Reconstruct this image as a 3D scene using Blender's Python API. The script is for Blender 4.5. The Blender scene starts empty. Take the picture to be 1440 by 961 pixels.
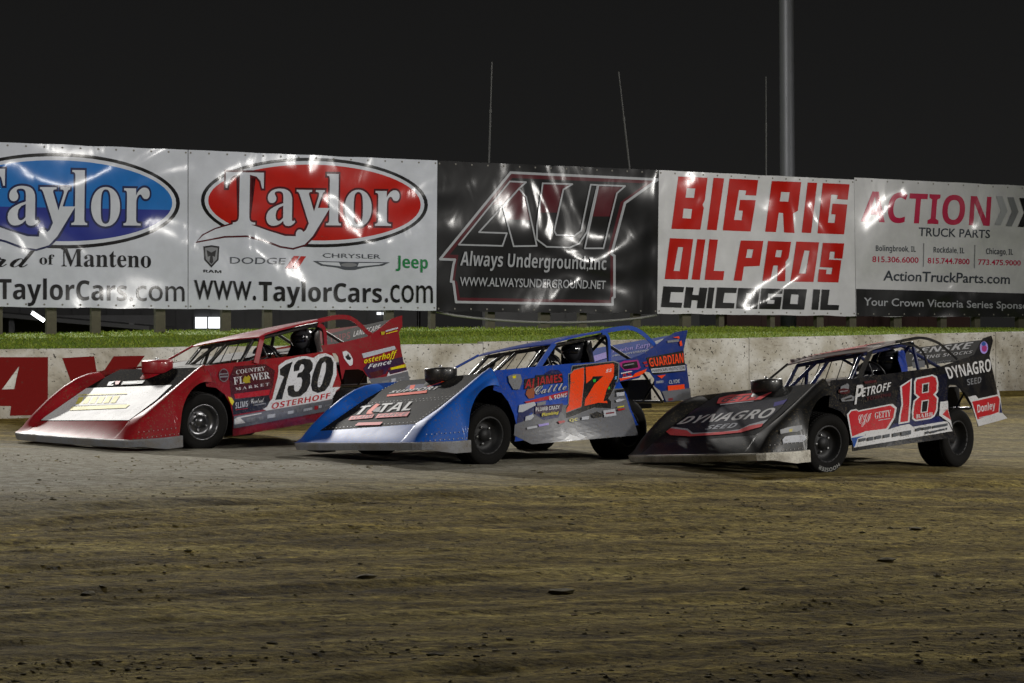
import bpy, bmesh, math, random
from mathutils import Vector, Matrix, Euler, noise
from mathutils.geometry import tessellate_polygon
random.seed(7)
SC = bpy.context.scene
COL = SC.collection
RAD = math.radians

# ------------------------------------------------------------------ camera, sky, lamps, exposure
cam = bpy.data.cameras.new('camera'); co = bpy.data.objects.new('camera', cam); COL.objects.link(co)
cam.sensor_width = 36.0; cam.lens = 75.0; cam.clip_start = 0.5; cam.clip_end = 2000
co.location = (0, 0, 1.6); co.rotation_euler = (RAD(90 - 0.2005), 0, 0)
SC.camera = co
w = bpy.data.worlds.new('World'); SC.world = w; w.use_nodes = True
bg = w.node_tree.nodes['Background']; bg.inputs[0].default_value = (.98, 1.0, 1.04, 1); bg.inputs[1].default_value = 0.0112
wt = w.node_tree; tc = wt.nodes.new('ShaderNodeTexCoord'); sx = wt.nodes.new('ShaderNodeSeparateXYZ'); cr = wt.nodes.new('ShaderNodeValToRGB')
wt.links.new(tc.outputs['Generated'], sx.inputs[0]); wt.links.new(sx.outputs[2], cr.inputs[0]); wt.links.new(cr.outputs[0], bg.inputs[0])
cr.color_ramp.elements[0].color = (1.13, 1.11, 1.08, 1); cr.color_ramp.elements[1].position = .22; cr.color_ramp.elements[1].color = (.64, .64, .64, 1)
SC.view_settings.view_transform = 'Standard'; SC.view_settings.look = 'None'
SC.view_settings.exposure = 0.0; SC.view_settings.gamma = 1.0; SC.view_settings.use_curve_mapping = False

def flood(loc, aim, power, size=70, radius=.35, blend=.6, col=(1, .97, .92)):
    l = bpy.data.lights.new('flood_lamp', 'SPOT'); l.energy = power; l.spot_size = RAD(size); l.spot_blend = blend
    l.shadow_soft_size = radius; l.color = col
    o = bpy.data.objects.new('flood_lamp', l); COL.objects.link(o); o.location = loc
    o.rotation_euler = (Vector(aim) - Vector(loc)).to_track_quat('-Z', 'Y').to_euler()
    return o
# light poles of the speedway: beyond the fence (back light) and on the infield side (front light)
for k in range(3):
    flood((-26.5 + 1.7 * k, 70.5, 26.5 + .5 * (k % 2)), (-2.0, 27.2, 0), 36000, 28, .45, .9)
for k in range(2):
    flood((24 + 1.8 * k, 66, 27), (4.5, 26.8, 0), 28000, 28, .35, .9)
for k in range(3):
    flood((-17 + 1.6 * k, -12, 17), (-2, 36, 3.6), 9500, 27, .35, .7)
for k in range(2):
    flood((28 + 3.2 * k, -8 + 2.4 * k, 15 + .8 * k), (-2, 34.5, 3.0), 10500, 27, .9, .7)
for k in range(2):
    flood((43 + 2.4 * k, 9 + 3.4 * k, 14 + .8 * k), (1.5, 29, 1.6), 15000, 44, .8)

# ------------------------------------------------------------------ materials
def lin(h):
    c = [int(h[i:i + 2], 16) / 255 for i in (0, 2, 4)]
    return tuple(x / 12.92 if x <= .04045 else ((x + .055) / 1.055) ** 2.4 for x in c) + (1,)
PAL = dict(white='d6d6d8', vinyl='c4c8d2', dark='141416', maroon='4a0c16', red='b01420', redb='c0202a', dimred='7a2630', grey='7d7f84', pale='b9bcc4',
  olive='b0a01e', yellow='e0d010', paleyel='e6dc70', plum='32143c', orange='f8480c', green='28c040', skyb='58a8dc', navy='121c58', ink='0a0e26', rust='98502a',
  lilac='a494e0', lilacd='4a4496', magenta='a8287c', steel='6a6c72', slate='4c5058', slated='343a44', coral='e8565a', bluel='2050a0', navyd='20264c', fordblue='1f6cb8',
  fordnavy='2a3486', bred='b4190f', jgreen='1e7a44', auired='4e0f1a', auiblk='121214', silver='a4a6ac', crimson='b41e46')
class NT:
    def __init__(s, name):
        s.m = bpy.data.materials.new(name); s.m.use_nodes = True; s.t = s.m.node_tree; s.b = s.t.nodes['Principled BSDF']
    def n(s, typ, **k):
        x = s.t.nodes.new(typ)
        for a, v in k.items():
            if a.startswith('i_'):
                x.inputs[int(a[2:]) if a[2:].isdigit() else a[2:].replace('_', ' ')].default_value = v
            else: setattr(x, a, v)
        return x
    def l(s, a, b): s.t.links.new(a, b)
    def coords(s, scale=(1, 1, 1), rot=(0, 0, 0), src='Object'):
        c = s.n('ShaderNodeTexCoord'); m = s.n('ShaderNodeMapping'); m.inputs['Scale'].default_value = scale; m.inputs['Rotation'].default_value = rot
        s.l(c.outputs[src], m.inputs[0]); return m.outputs[0]
    def noise(s, vec, scale, detail=3, rough=.5, dist=0.0):
        x = s.n('ShaderNodeTexNoise'); x.inputs['Scale'].default_value = scale; x.inputs['Detail'].default_value = detail
        x.inputs['Roughness'].default_value = rough; x.inputs['Distortion'].default_value = dist; s.l(vec, x.inputs['Vector']); return x.outputs['Fac']
    def ramp(s, fac, *stops):
        r = s.n('ShaderNodeValToRGB'); e = r.color_ramp.elements
        while len(e) < len(stops): e.new(.5)
        for el, (p, c) in zip(e, stops): el.position = p; el.color = c if len(c) == 4 else tuple(c) + (1,)
        s.l(fac, r.inputs[0]); return r.outputs[0]
    def bump(s, h, strength, dist=.02, prev=None):
        b = s.n('ShaderNodeBump'); b.inputs['Strength'].default_value = strength; b.inputs['Distance'].default_value = dist
        s.l(h, b.inputs['Height'])
        if prev is not None: s.l(prev, b.inputs['Normal'])
        return b.outputs[0]
    def mix(s, fac, a, b, typ='MIX'):
        x = s.n('ShaderNodeMix', data_type='RGBA', blend_type=typ)
        for sock, v in ((x.inputs[0], fac), (x.inputs[6], a), (x.inputs[7], b)):
            if hasattr(v, 'is_output'): s.l(v, sock)
            else: sock.default_value = v
        return x.outputs[2]
    def set(s, **k):
        for a, v in k.items():
            sk = s.b.inputs[a.replace('_', ' ')]
            if hasattr(v, 'is_output'): s.l(v, sk)
            else: sk.default_value = v
        return s.m
CACHE = {}
def paint(hexc, rough=.32, metal=0.0, coat=.35, dust=.25, wob=1.0, spec=.5, name='paint'):
    key = ('p', hexc, rough, metal, coat, dust, wob, spec)
    if key in CACHE: return CACHE[key]
    n = NT(name + '_' + hexc); v = n.coords()
    d = n.ramp(n.noise(v, 5, 6, .65, .4), (.42, (0, 0, 0)), (.75, (1, 1, 1)))
    dm = n.n('ShaderNodeMath', operation='MULTIPLY'); n.l(d, dm.inputs[0]); dm.inputs[1].default_value = dust
    c = n.mix(dm.outputs[0], lin(hexc), (.16, .13, .09, 1))
    sp = n.ramp(n.noise(v, 55, 2, .5), (.57, (0, 0, 0)), (.63, (1, 1, 1))); zone = n.ramp(n.noise(v, 3.2, 3, .6), (.36, (0, 0, 0)), (.58, (1, 1, 1)))
    sm_ = n.n('ShaderNodeMath', operation='MULTIPLY'); n.l(sp, sm_.inputs[0]); n.l(zone, sm_.inputs[1])
    sm2 = n.n('ShaderNodeMath', operation='MULTIPLY'); n.l(sm_.outputs[0], sm2.inputs[0]); sm2.inputs[1].default_value = .55
    c = n.mix(sm2.outputs[0], c, (.13, .105, .06, 1))
    n.b.inputs['Specular IOR Level'].default_value = spec
    nb = n.bump(n.noise(v, 2.6, 2, .4, .6), .5 * wob, .012)
    rr = n.n('ShaderNodeMath', operation='MULTIPLY_ADD'); n.l(d, rr.inputs[0]); rr.inputs[1].default_value = .25 * dust * 2; rr.inputs[2].default_value = rough
    m = n.set(Base_Color=c, Roughness=rr.outputs[0], Metallic=metal, Coat_Weight=coat, Coat_Roughness=.08, Normal=nb)
    CACHE[key] = m; return m
def vinyl(hexc):
    key = ('v', hexc)
    if key in CACHE: return CACHE[key]
    n = NT('banner_vinyl_' + hexc); v = n.coords((1, 1, 1))
    h1 = n.noise(v, .55, 1.0, .35, .9); h2 = n.noise(n.coords((1, 1, .6)), 2.3, 1.5, .45, .8)
    nb = n.bump(h1, 1.0, .30); nb = n.bump(h2, 1.0, .010, nb)
    g = n.ramp(n.noise(v, 3.5, 5, .6), (.35, (.86, .86, .86)), (.75, (1, 1, 1)))
    n.set(Base_Color=n.mix(1.0, lin(hexc), g, 'MULTIPLY'), Roughness=.45, Coat_Weight=.42, Coat_Roughness=.15, Normal=nb); n.b.inputs['Specular IOR Level'].default_value = .12
    n.l(nb, n.b.inputs['Coat Normal']); CACHE[key] = n.m; return n.m
def flat(name, rgb, rough=.6, metal=0.0, emit=0, bump=0, scale=20, var=0.0):
    key = (name, rgb, rough, metal, emit)
    if key in CACHE: return CACHE[key]
    n = NT(name); v = n.coords(); f = n.noise(v, scale, 5, .6)
    c = n.mix(f, tuple(x * (1 - var) for x in rgb) + (1,), tuple(min(1, x * (1 + var)) for x in rgb) + (1,)) if var else tuple(rgb) + (1,)
    n.set(Base_Color=c, Roughness=rough, Metallic=metal)
    if bump: n.set(Normal=n.bump(f, bump, .01))
    if emit: n.set(Emission_Color=tuple(rgb) + (1,), Emission_Strength=emit)
    CACHE[key] = n.m; return n.m
RUBBER_SPEC = .15
CARBON = flat('satin_black_sheet', (.012, .012, .013), .45)
CAGE_BLACK = flat('black_tube_paint', (.012, .012, .014), .35)
INNER = flat('interior_black', (.010, .010, .011), .6)
RUBBER = flat('tyre_rubber', (.0085, .008, .0075), .85, bump=.25, scale=40, var=.35)
RUBBER.node_tree.nodes['Principled BSDF'].inputs['Specular IOR Level'].default_value = RUBBER_SPEC
ALU = flat('bare_aluminium', (.45, .45, .46), .35, .9, bump=.1, scale=8)
WHITE_SIDE = flat('tyre_lettering', (.26, .26, .25), .8)
WIRE = flat('wire_steel', (.05, .05, .055), .4, .6)

# ------------------------------------------------------------------ object helpers
def link(name, me, parent=None):
    o = bpy.data.objects.new(name, me); COL.objects.link(o)
    if parent is not None: o.parent = parent
    return o
def tag(o, label=None, cat=None, group=None, kind=None):
    if label: o['label'] = label
    if cat: o['category'] = cat
    if group: o['group'] = group
    if kind: o['kind'] = kind
    return o
def empty(name, loc=(0, 0, 0), rot=(0, 0, 0)):
    o = bpy.data.objects.new(name, None); COL.objects.link(o); o.location = loc; o.rotation_euler = rot; o.empty_display_size = .2
    return o
class MB:
    """collects faces with materials and links them as one mesh"""
    def __init__(s): s.v = []; s.f = []; s.m = []; s.mats = []; s.sm = []
    def mi(s, m):
        if m not in s.mats: s.mats.append(m)
        return s.mats.index(m)
    def add(s, vs, fs, m, smooth=False):
        b = len(s.v); s.v += [tuple(x) for x in vs]; k = s.mi(m)
        for f in fs: s.f.append([b + i for i in f]); s.m.append(k); s.sm.append(smooth)
    def grid(s, rows, m, smooth=True, closed=False):
        nr, nc = len(rows), len(rows[0]); vs = [p for r in rows for p in r]; fs = []
        for i in range(nr - 1):
            for j in range(nc if closed else nc - 1):
                k = (j + 1) % nc
                fs.append((i * nc + j, i * nc + k, (i + 1) * nc + k, (i + 1) * nc + j))
        s.add(vs, fs, m, smooth)
    def box(s, c, d, m, rot=None):
        cx, cy, cz = c; a, b, h = (x / 2 for x in d); R = rot or Matrix.Identity(3)
        vs = [Vector(c) + R @ Vector((x * a, y * b, z * h)) for x in (-1, 1) for y in (-1, 1) for z in (-1, 1)]
        s.add(vs, [(0, 1, 3, 2), (4, 6, 7, 5), (0, 4, 5, 1), (2, 3, 7, 6), (0, 2, 6, 4), (1, 5, 7, 3)], m)
    def tube(s, pts, r, m, n=8):
        pts = [Vector(p) for p in pts]; rows = []
        for i, p in enumerate(pts):
            t = (pts[min(i + 1, len(pts) - 1)] - pts[max(i - 1, 0)]).normalized()
            u = t.cross(Vector((0, 0, 1)) if abs(t.z) < .9 else Vector((1, 0, 0))).normalized(); q = t.cross(u)
            rows.append([p + (u * math.cos(2 * math.pi * k / n) + q * math.sin(2 * math.pi * k / n)) * (r[i] if isinstance(r, (list, tuple)) else r) for k in range(n)])
        s.grid(rows, m, True, True)
        s.add(rows[0], [tuple(range(n))], m); s.add(rows[-1], [tuple(reversed(range(n)))], m)
    def lathe(s, prof, m, n=40, c=(0, 0, 0)):
        """profile (r, y) about the local Y axis"""
        rows = [[(c[0] + r * math.cos(2 * math.pi * k / n), c[1] + y, c[2] + r * math.sin(2 * math.pi * k / n)) for k in range(n)] for r, y in prof]
        s.grid(rows, m, True, True)
    def build(s, name, parent=None):
        me = bpy.data.meshes.new(name); me.from_pydata(s.v, [], s.f); me.validate(clean_customdata=False)
        if len(me.polygons) == len(s.m):
            me.polygons.foreach_set('material_index', s.m); me.polygons.foreach_set('use_smooth', s.sm)
        for m in s.mats: me.materials.append(m)
        me.update(); return link(name, me, parent)
def recalc(o):
    bm = bmesh.new(); bm.from_mesh(o.data); bmesh.ops.recalc_face_normals(bm, faces=bm.faces); bm.to_mesh(o.data); bm.free(); return o

# ------------------------------------------------------------------ lettering: glyph outlines of Blender's own fonts as flat triangles
STY = {'b': (0x1D5D4, 0x1D5EE, 0x1D7EC), 's': (0x1D400, 0x1D41A, 0x1D7CE), 'si': (0x1D468, 0x1D482, None), 'sc': (0x1D4D0, 0x1D4EA, None), 'bi': (0x1D63C, 0x1D656, None)}
def styled(s, st):
    if st not in STY: return s
    A, a, d = STY[st]; o = ''
    for ch in s:
        if 'A' <= ch <= 'Z': o += chr(A + ord(ch) - 65)
        elif 'a' <= ch <= 'z': o += chr(a + ord(ch) - 97)
        elif ch.isdigit() and d: o += chr(d + ord(ch) - 48)
        else: o += ch
    return o
GLY = {}
def glyphs(s, st):
    if (s, st) in GLY: return GLY[(s, st)]
    base = 's' if st == 'so' else st
    def mesh(off):
        cu = bpy.data.curves.new('lettering', 'FONT'); cu.body = styled(s, base); cu.resolution_u = 3; cu.offset = off
        o = bpy.data.objects.new('lettering', cu); COL.objects.link(o); bpy.context.view_layer.update()
        dg = bpy.context.evaluated_depsgraph_get(); me = bpy.data.meshes.new_from_object(o.evaluated_get(dg))
        vs = [(v.co.x, v.co.y) for v in me.vertices]; fs = [tuple(p.vertices) for p in me.polygons]
        bpy.data.objects.remove(o); bpy.data.curves.remove(cu); bpy.data.meshes.remove(me); return vs, fs
    vs, fs = mesh({'n2': .012}.get(st, 0))
    x0 = min(v[0] for v in vs); x1 = max(v[0] for v in vs); h = max(v[1] for v in vs)
    if st == 'so': vs, fs = mesh(.028)
    GLY[(s, st)] = ([((x - x0) / (x1 - x0), y / h) for x, y in vs], fs); return GLY[(s, st)]

class Patch:
    def __init__(s, c, flip=False):
        s.c = [Vector(x) for x in c]; s.fl = -1 if flip else 1
    def at(s, a, b):
        TL, TR, BR, BL = s.c; return (TL * (1 - a) + TR * a) * (1 - b) + (BL * (1 - a) + BR * a) * b
    def nrm(s, a, b):
        e = .01; return ((s.at(a, b + e) - s.at(a, b - e)).cross(s.at(a + e, b) - s.at(a - e, b))).normalized() * s.fl
    def p(s, a, b, off=0.0): return s.at(a, b) + s.nrm(a, b) * off
class HoodPatch(Patch):
    """hood sheet bent so that its rear third lies flatter"""
    def at(s, a, b):
        k = 1 - ((.45 - b) / .45) ** 2 if b < .45 else 1 - (b - .45) / .55
        return Patch.at(s, a, b) + Vector((0, 0, .03 * max(k, -.3)))
def tess(loop, holes=()):
    ls = [[Vector((a, b, 0)) for a, b in loop]] + [[Vector((a, b, 0)) for a, b in h] for h in holes]
    flatl = [q for l in ls for q in l]
    return [(q.x, q.y) for q in flatl], [tuple(t) for t in tessellate_polygon(ls)]
GRID = 16
def cells(poly):
    """cuts a convex polygon along the patch's grid lines so that every layer follows the curved sheet alike"""
    out = [poly]
    for ax in (0, 1):
        nxt = []
        for p in out:
            lo = min(q[ax] for q in p); hi = max(q[ax] for q in p); k = math.floor(lo * GRID + 1e-6) + 1
            while k / GRID < hi - 1e-5:
                a = clip(p, ax, k / GRID, True)
                if len(a) > 2: nxt.append(a)
                p = clip(p, ax, k / GRID, False); k += 1
                if len(p) < 3: break
            if len(p) > 2: nxt.append(p)
        out = nxt
    return out
def flat_faces(mb, patch, pts, tris, mat, off):
    if not tris: return
    n = patch.nrm(.5, .5); vs = []; out = []
    for t in tris:
        for cell in cells([pts[i] for i in t]):
            q = [patch.p(a, b, off) for a, b in cell]; k = len(vs)
            nn = sum(((q[i] - q[0]).cross(q[i + 1] - q[0]) for i in range(1, len(q) - 1)), Vector())
            ids = list(range(k, k + len(q))); vs += q; out.append(ids if nn.dot(n) > 0 else ids[::-1])
    mb.add(vs, out, mat)
def sheet(mb, patch, loop, mat, thick=.006, holes=()):
    """a cut sheet on the patch: front, back and edge"""
    pts, tris = tess(loop, holes)
    flat_faces(mb, patch, pts, tris, mat, 0)
    n = len(loop)
    fr = [patch.p(a, b, 0) for a, b in loop]; bk = [patch.p(a, b, -thick) for a, b in loop]
    flat_faces(mb, patch, pts, tris, mat, -thick)
    mb.add(fr + bk, [(i, (i + 1) % n, n + (i + 1) % n, n + i) for i in range(n)], mat)
def clip(loop, axis, val, keep_less):
    out = []
    for i in range(len(loop)):
        p, q = loop[i], loop[(i + 1) % len(loop)]
        ip = (p[axis] <= val) == keep_less; iq = (q[axis] <= val) == keep_less
        if ip: out.append(p)
        if ip != iq:
            t = (val - p[axis]) / (q[axis] - p[axis]); out.append((p[0] + (q[0] - p[0]) * t, p[1] + (q[1] - p[1]) * t))
    return out
def decals(mb, patch, dec, mf, off0=.003, step=.0006, lim=None):
    k = 0
    for e in dec:
        k += 1; off = off0 + step * k; mat = mf(PAL[e[2]])
        if e[0] == 'P':
            loop = e[1]
            if lim and not e[3]:
                for ax, v, less in lim: loop = clip(loop, ax, v, less)
                if len(loop) < 3: continue
            pts, tris = tess(loop, e[3]); flat_faces(mb, patch, pts, tris, mat, off)
        else:
            g, fs = glyphs(e[3], e[4]); TL, TR, BR, BL = e[1]
            def q(x, y):
                b = 1 - y
                return tuple((TL[i] * (1 - x) + TR[i] * x) * (1 - b) + (BL[i] * (1 - x) + BR[i] * x) * b for i in (0, 1))
            pts = [q(x, y) for x, y in g]; flat_faces(mb, patch, pts, fs, mat, off)

DATA = {'cars': {'red': {'pose': [-4.1503, 24.0325, 0.3654, 4.0524, 0.0566, -0.0179], 'patch': {'door': [[-0.11, 0.93, 0.887], [-2.221, 0.8, 0.91], [-1.997, 0.997, 0.136], [-0.431, 0.982, 0.1]], 'quarter': [[-2.221, 0.8, 0.91], [-3.558, 0.76, 1.067], [-3.713, 0.772, 0.416], [-1.997, 0.997, 0.136]], 'hood': [[-0.33, -0.72, 0.795], [-0.33, 0.72, 0.859], [0.87, 0.74, 0.368], [0.87, -0.74, 0.302]], 'spoiler': [[-3.708, -0.72, 1.128], [-3.582, 0.733, 1.214], [-3.338, 0.74, 1.037], [-3.464, -0.713, 0.95]], 'fender': [[0.9, 0.935, 0.36], [0.0, 0.945, 0.75], [-0.0, 1.035, 0.12], [1.0, 1.01, 0.12]]}, 'doorpoly': [(-0.0119, -0.0164), (0.3772, -0.0086), (0.7154, -0.0052), (0.9767, -0.0153), (1.0316, -0.015), (1.1216, 0.476), (1.0918, 0.7014), (1.0165, 0.9991), (-0.0017, 1.0146), (0.0664, 0.7304), (0.0804, 0.5777), (0.0629, 0.418), (0.0117, 0.3077), (-0.0605, 0.2728)], 'quartpoly': [(-0.0884, -0.1283), (0.1098, -0.097), (0.3585, -0.0841), (0.5515, -0.0816), (0.6791, -0.1307), (0.9254, -0.2829), (1.0969, -0.3046), (1.0636, -0.1015), (0.9976, -0.0009), (0.9836, 0.2634), (0.9838, 0.5582), (1.0047, 0.6186), (1.0126, 1.021), (0.6424, 0.7977), (0.5441, 0.6574), (0.4951, 0.5755), (0.4478, 0.4611), (0.395, 0.4099), (0.219, 0.3439), (0.1745, 0.4847), (0.1376, 0.1151), (0.1075, 0.0527), (-0.0658, -0.0266)], 'strip': [(0.055, [[-2.137, 0.73, 1.282], [-2.42, 0.73, 1.31], [-2.645, 0.73, 1.3], [-2.766, 0.73, 1.26], [-2.901, 0.73, 1.176], [-3.006, 0.73, 1.097], [-3.16, 0.73, 1.032]]), (0.05, [[-2.103, 0.76, 1.239], [-2.176, 0.76, 1.215], [-2.217, 0.76, 1.147], [-2.226, 0.76, 0.985]])], 'roofFL': [-1.131, 0.755, 1.178], 'roofFR': [-1.19, -0.428, 1.033], 'roofRL': [-2.338, 0.735, 1.317], 'doorTA': [-0.838, 0.931, 0.914], 'noseL': [1.032, 1.012, 0.104], 'noseR': [1.071, -0.843, 0.186], 'fwc': [-0.01, 0.969, 0.275], 'airc': [-0.245, -0.004, 0.86], 'crestL': [-0.068, 0.893, 0.897], 'crestR': [-0.034, -0.872, 0.774], 'helm': [-2.285, 0.33, 1.038], 'dome': [-1.876, 0.25, 0.973],
 'dec': {'door': [
('P', [(0.1442, 0.1908), (0.2055, 0.0432), (0.4556, 0.0627), (0.526, 0.1718), (0.487, 0.3849), (0.4256, 0.5534), (0.4348, 0.6076), (0.3617, 0.7081), (0.0706, 0.7112)], 'maroon', []), 
('P', [(0.137, 0.4283), (0.4574, 0.4329), (0.4354, 0.51), (0.1353, 0.4966)], 'red', []), 
('P', [(0.1076, 0.4992), (0.4338, 0.5227), (0.4348, 0.6076), (0.3617, 0.7081), (0.0692, 0.7174)], 'dark', []), 
('P', [(0.5627, 0.1079), (0.6323, 0.0442), (0.744, 0.0151), (0.8048, 0.0184), (0.865, 0.0599), (0.913, 0.0168), (0.9756, 0.0096), (1.0384, 0.0689), (1.0708, 0.1685), (1.0756, 0.355), (1.0325, 0.5305), (1.1163, 0.5444), (1.0723, 0.5916), (1.0527, 0.6531), (1.0681, 0.7024), (0.3903, 0.7433), (0.3505, 0.6989), (0.3918, 0.6759), (0.4267, 0.6058), (0.4559, 0.5733), (0.5381, 0.2788), (0.5559, 0.1783)], 'white', []), 
('P', [(0.569, 0.1615), (0.6314, 0.103), (0.6851, 0.0776), (0.5443, 0.5999), (0.4797, 0.5944), (0.5945, 0.2781), (0.5633, 0.2452)], 'dark', []), 
('P', [(0.6841, 0.2217), (0.6945, 0.1295), (0.7333, 0.0654), (0.7877, 0.0544), (0.837, 0.0778), (0.8582, 0.1376), (0.8525, 0.2221), (0.8245, 0.2754), (0.8307, 0.3162), (0.8212, 0.4324), (0.7821, 0.5352), (0.7184, 0.5971), (0.6461, 0.5941), (0.6075, 0.5554), (0.605, 0.4765), (0.6199, 0.421), (0.6731, 0.4196), (0.6675, 0.4903), (0.6818, 0.5197), (0.7075, 0.5123), (0.7367, 0.4532), (0.753, 0.3651), (0.745, 0.324), (0.7052, 0.3153), (0.7214, 0.2533), (0.7554, 0.2448), (0.7789, 0.1934), (0.777, 0.1404), (0.7566, 0.1295), (0.7416, 0.1592), (0.7333, 0.2165)], 'dark', []), 
('P', [(0.8893, 0.1573), (0.9232, 0.0785), (0.975, 0.0533), (1.0224, 0.0855), (1.0447, 0.1631), (1.0393, 0.3341), (1.0068, 0.4855), (0.9577, 0.567), (0.8874, 0.5845), (0.8373, 0.5408), (0.8283, 0.4601), (0.847, 0.3197)], 'dark', [[(0.9411, 0.1615), (0.9658, 0.1336), (0.9773, 0.169), (0.9715, 0.2802), (0.9343, 0.4568), (0.9116, 0.5045), (0.8906, 0.4933), (0.893, 0.4216), (0.9223, 0.2698)]]), 
('T', [(0.4481, 0.6328), (1.0144, 0.6055), (1.0047, 0.6847), (0.4244, 0.7199)], 'red', 'OSTERHOFF', 'b'), 
('T', [(0.2111, 0.0961), (0.4483, 0.0937), (0.4417, 0.1495), (0.2011, 0.1559)], 'white', 'COUNTRY', 's'), 
('T', [(0.1687, 0.1963), (0.2622, 0.1941), (0.2505, 0.2951), (0.1574, 0.2998)], 'white', 'FL', 's'), 
('T', [(0.3145, 0.1812), (0.4722, 0.1783), (0.4699, 0.2768), (0.3083, 0.2732)], 'white', 'WER', 's'), 
('P', [(0.2481, 0.2272), (0.2683, 0.1929), (0.2797, 0.2149), (0.2988, 0.1868), (0.3076, 0.2276), (0.2942, 0.2765), (0.2972, 0.2966), (0.255, 0.3), (0.2373, 0.2701)], 'olive', []), 
('T', [(0.1607, 0.3432), (0.4537, 0.3344), (0.4485, 0.3762), (0.1574, 0.3813)], 'white', 'M A R K E T', 's'), 
('T', [(0.117, 0.5494), (0.2323, 0.5479), (0.2216, 0.6299), (0.1034, 0.6345)], 'pale', 'SLIMS', 'bi'), 
('P', [(0.1008, 0.6469), (0.2131, 0.6539), (0.2114, 0.6626), (0.0989, 0.6555)], 'red', []), 
('T', [(0.2631, 0.5316), (0.3791, 0.5362), (0.3699, 0.5992), (0.2517, 0.5979)], 'white', 'Control', 'sc'), 
('P', [(0.2769, 0.6168), (0.384, 0.6155), (0.3816, 0.6319), (0.2781, 0.6339)], 'grey', []), 
('P', [(0.0747, 0.4526), (0.1015, 0.4718), (0.1125, 0.5328), (0.0859, 0.5849), (0.0763, 0.5372)], 'yellow', []), 
('P', [(0.138, 0.1571), (0.1299, 0.1884), (0.1181, 0.2148), (0.1039, 0.2332), (0.0893, 0.2413), (0.076, 0.2382), (0.0657, 0.2244), (0.0597, 0.2014), (0.0587, 0.1722), (0.0627, 0.1401), (0.0711, 0.109), (0.0829, 0.0826), (0.0966, 0.0642), (0.1107, 0.0559), (0.1236, 0.0587), (0.1337, 0.0725), (0.14, 0.0954), (0.1415, 0.1248)], 'grey', []), 
('P', [(0.1332, 0.156), (0.1261, 0.1835), (0.1157, 0.2068), (0.1033, 0.223), (0.0906, 0.2301), (0.079, 0.2275), (0.07, 0.2153), (0.0648, 0.1952), (0.064, 0.1694), (0.0674, 0.1411), (0.0748, 0.1138), (0.0851, 0.0906), (0.0972, 0.0743), (0.1095, 0.067), (0.1208, 0.0695), (0.1296, 0.0816), (0.135, 0.1018), (0.1363, 0.1276)], 'maroon', []), 
('P', [(0.0722, 0.1165), (0.1406, 0.1229), (0.1375, 0.1403), (0.0687, 0.135)], 'grey', []), 
('P', [(0.065, 0.1535), (0.1339, 0.1601), (0.13, 0.1811), (0.0609, 0.1744)], 'grey', []), 
('P', [(0.0651, 0.7359), (1.0636, 0.7106), (1.0828, 0.8692), (0.0206, 0.9078)], 'steel', []), 
('P', [(0.042, 0.8542), (0.0592, 0.7801), (0.0937, 0.7558), (0.3217, 0.747), (0.3194, 0.7608), (0.1147, 0.7738), (0.1484, 0.8535)], 'white', []), 
('P', [(0.3706, 0.7883), (0.4482, 0.7906), (0.4411, 0.8411), (0.3623, 0.8411)], 'pale', []), 
('P', [(0.1694, 0.7933), (0.2541, 0.7937), (0.2436, 0.8499), (0.1571, 0.853)], 'grey', []), 
('P', [(0.2786, 0.7995), (0.3344, 0.7995), (0.3271, 0.8434), (0.2869, 0.8497)], 'grey', []), 
('P', [(0.5713, 0.7848), (0.6287, 0.7847), (0.6246, 0.8268), (0.5667, 0.8268)], 'pale', []), 
('P', [(0.6599, 0.7826), (0.7133, 0.7828), (0.7055, 0.8255), (0.6562, 0.8248)], 'grey', []), 
('P', [(0.7266, 0.7845), (0.8167, 0.7823), (0.8148, 0.8171), (0.7238, 0.823)], 'pale', []), 
('P', [(0.8398, 0.7704), (0.876, 0.7718), (0.8739, 0.8236), (0.8373, 0.8221)], 'red', []), 
('P', [(0.8805, 0.7728), (0.9123, 0.7707), (0.9111, 0.8083), (0.8789, 0.8117)], 'pale', []), 
('P', [(0.9442, 0.7737), (1.0038, 0.771), (1.0035, 0.7997), (0.9435, 0.8023)], 'grey', [])], 'quarter': [
('P', [(0.1918, 0.0538), (0.2441, 0.0549), (0.2982, 0.1304), (0.3251, 0.2224), (0.317, 0.3016), (0.2824, 0.3125), (0.2461, 0.2471), (0.2049, 0.1516)], 'white', []), 
('P', [(0.2224, 0.1444), (0.252, 0.1278), (0.2648, 0.1051), (0.2846, 0.1665), (0.3064, 0.188), (0.2873, 0.2219), (0.2484, 0.2007)], 'dark', []), 
('P', [(0.4503, 0.4268), (0.512, 0.3676), (0.9823, 0.4591), (0.9763, 0.5871), (0.7794, 0.5658), (0.7249, 0.6457), (0.5566, 0.6418), (0.5048, 0.5946)], 'plum', []), 
('P', [(0.5104, 0.5253), (0.7118, 0.5552), (0.6912, 0.6434), (0.5465, 0.6295)], 'maroon', []), 
('P', [(0.4465, 0.1729), (0.8999, 0.2119), (0.9112, 0.2806), (0.4631, 0.2588)], 'pale', []), 
('T', [(0.4652, 0.2625), (0.9243, 0.2992), (0.8976, 0.4106), (0.4654, 0.348)], 'yellow', 'osterhoff', 'bi'), 
('T', [(0.5219, 0.3863), (0.8298, 0.4343), (0.8153, 0.5057), (0.5051, 0.451)], 'white', 'Fence', 'bi'), 
('P', [(0.7957, 0.574), (1.0004, 0.608), (0.9929, 0.6617), (0.7969, 0.6135)], 'yellow', []), 
('P', [(0.7536, 0.5914), (0.7915, 0.6107), (1.0007, 0.6726), (0.9963, 0.7212), (0.7783, 0.6767)], 'plum', []), 
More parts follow.
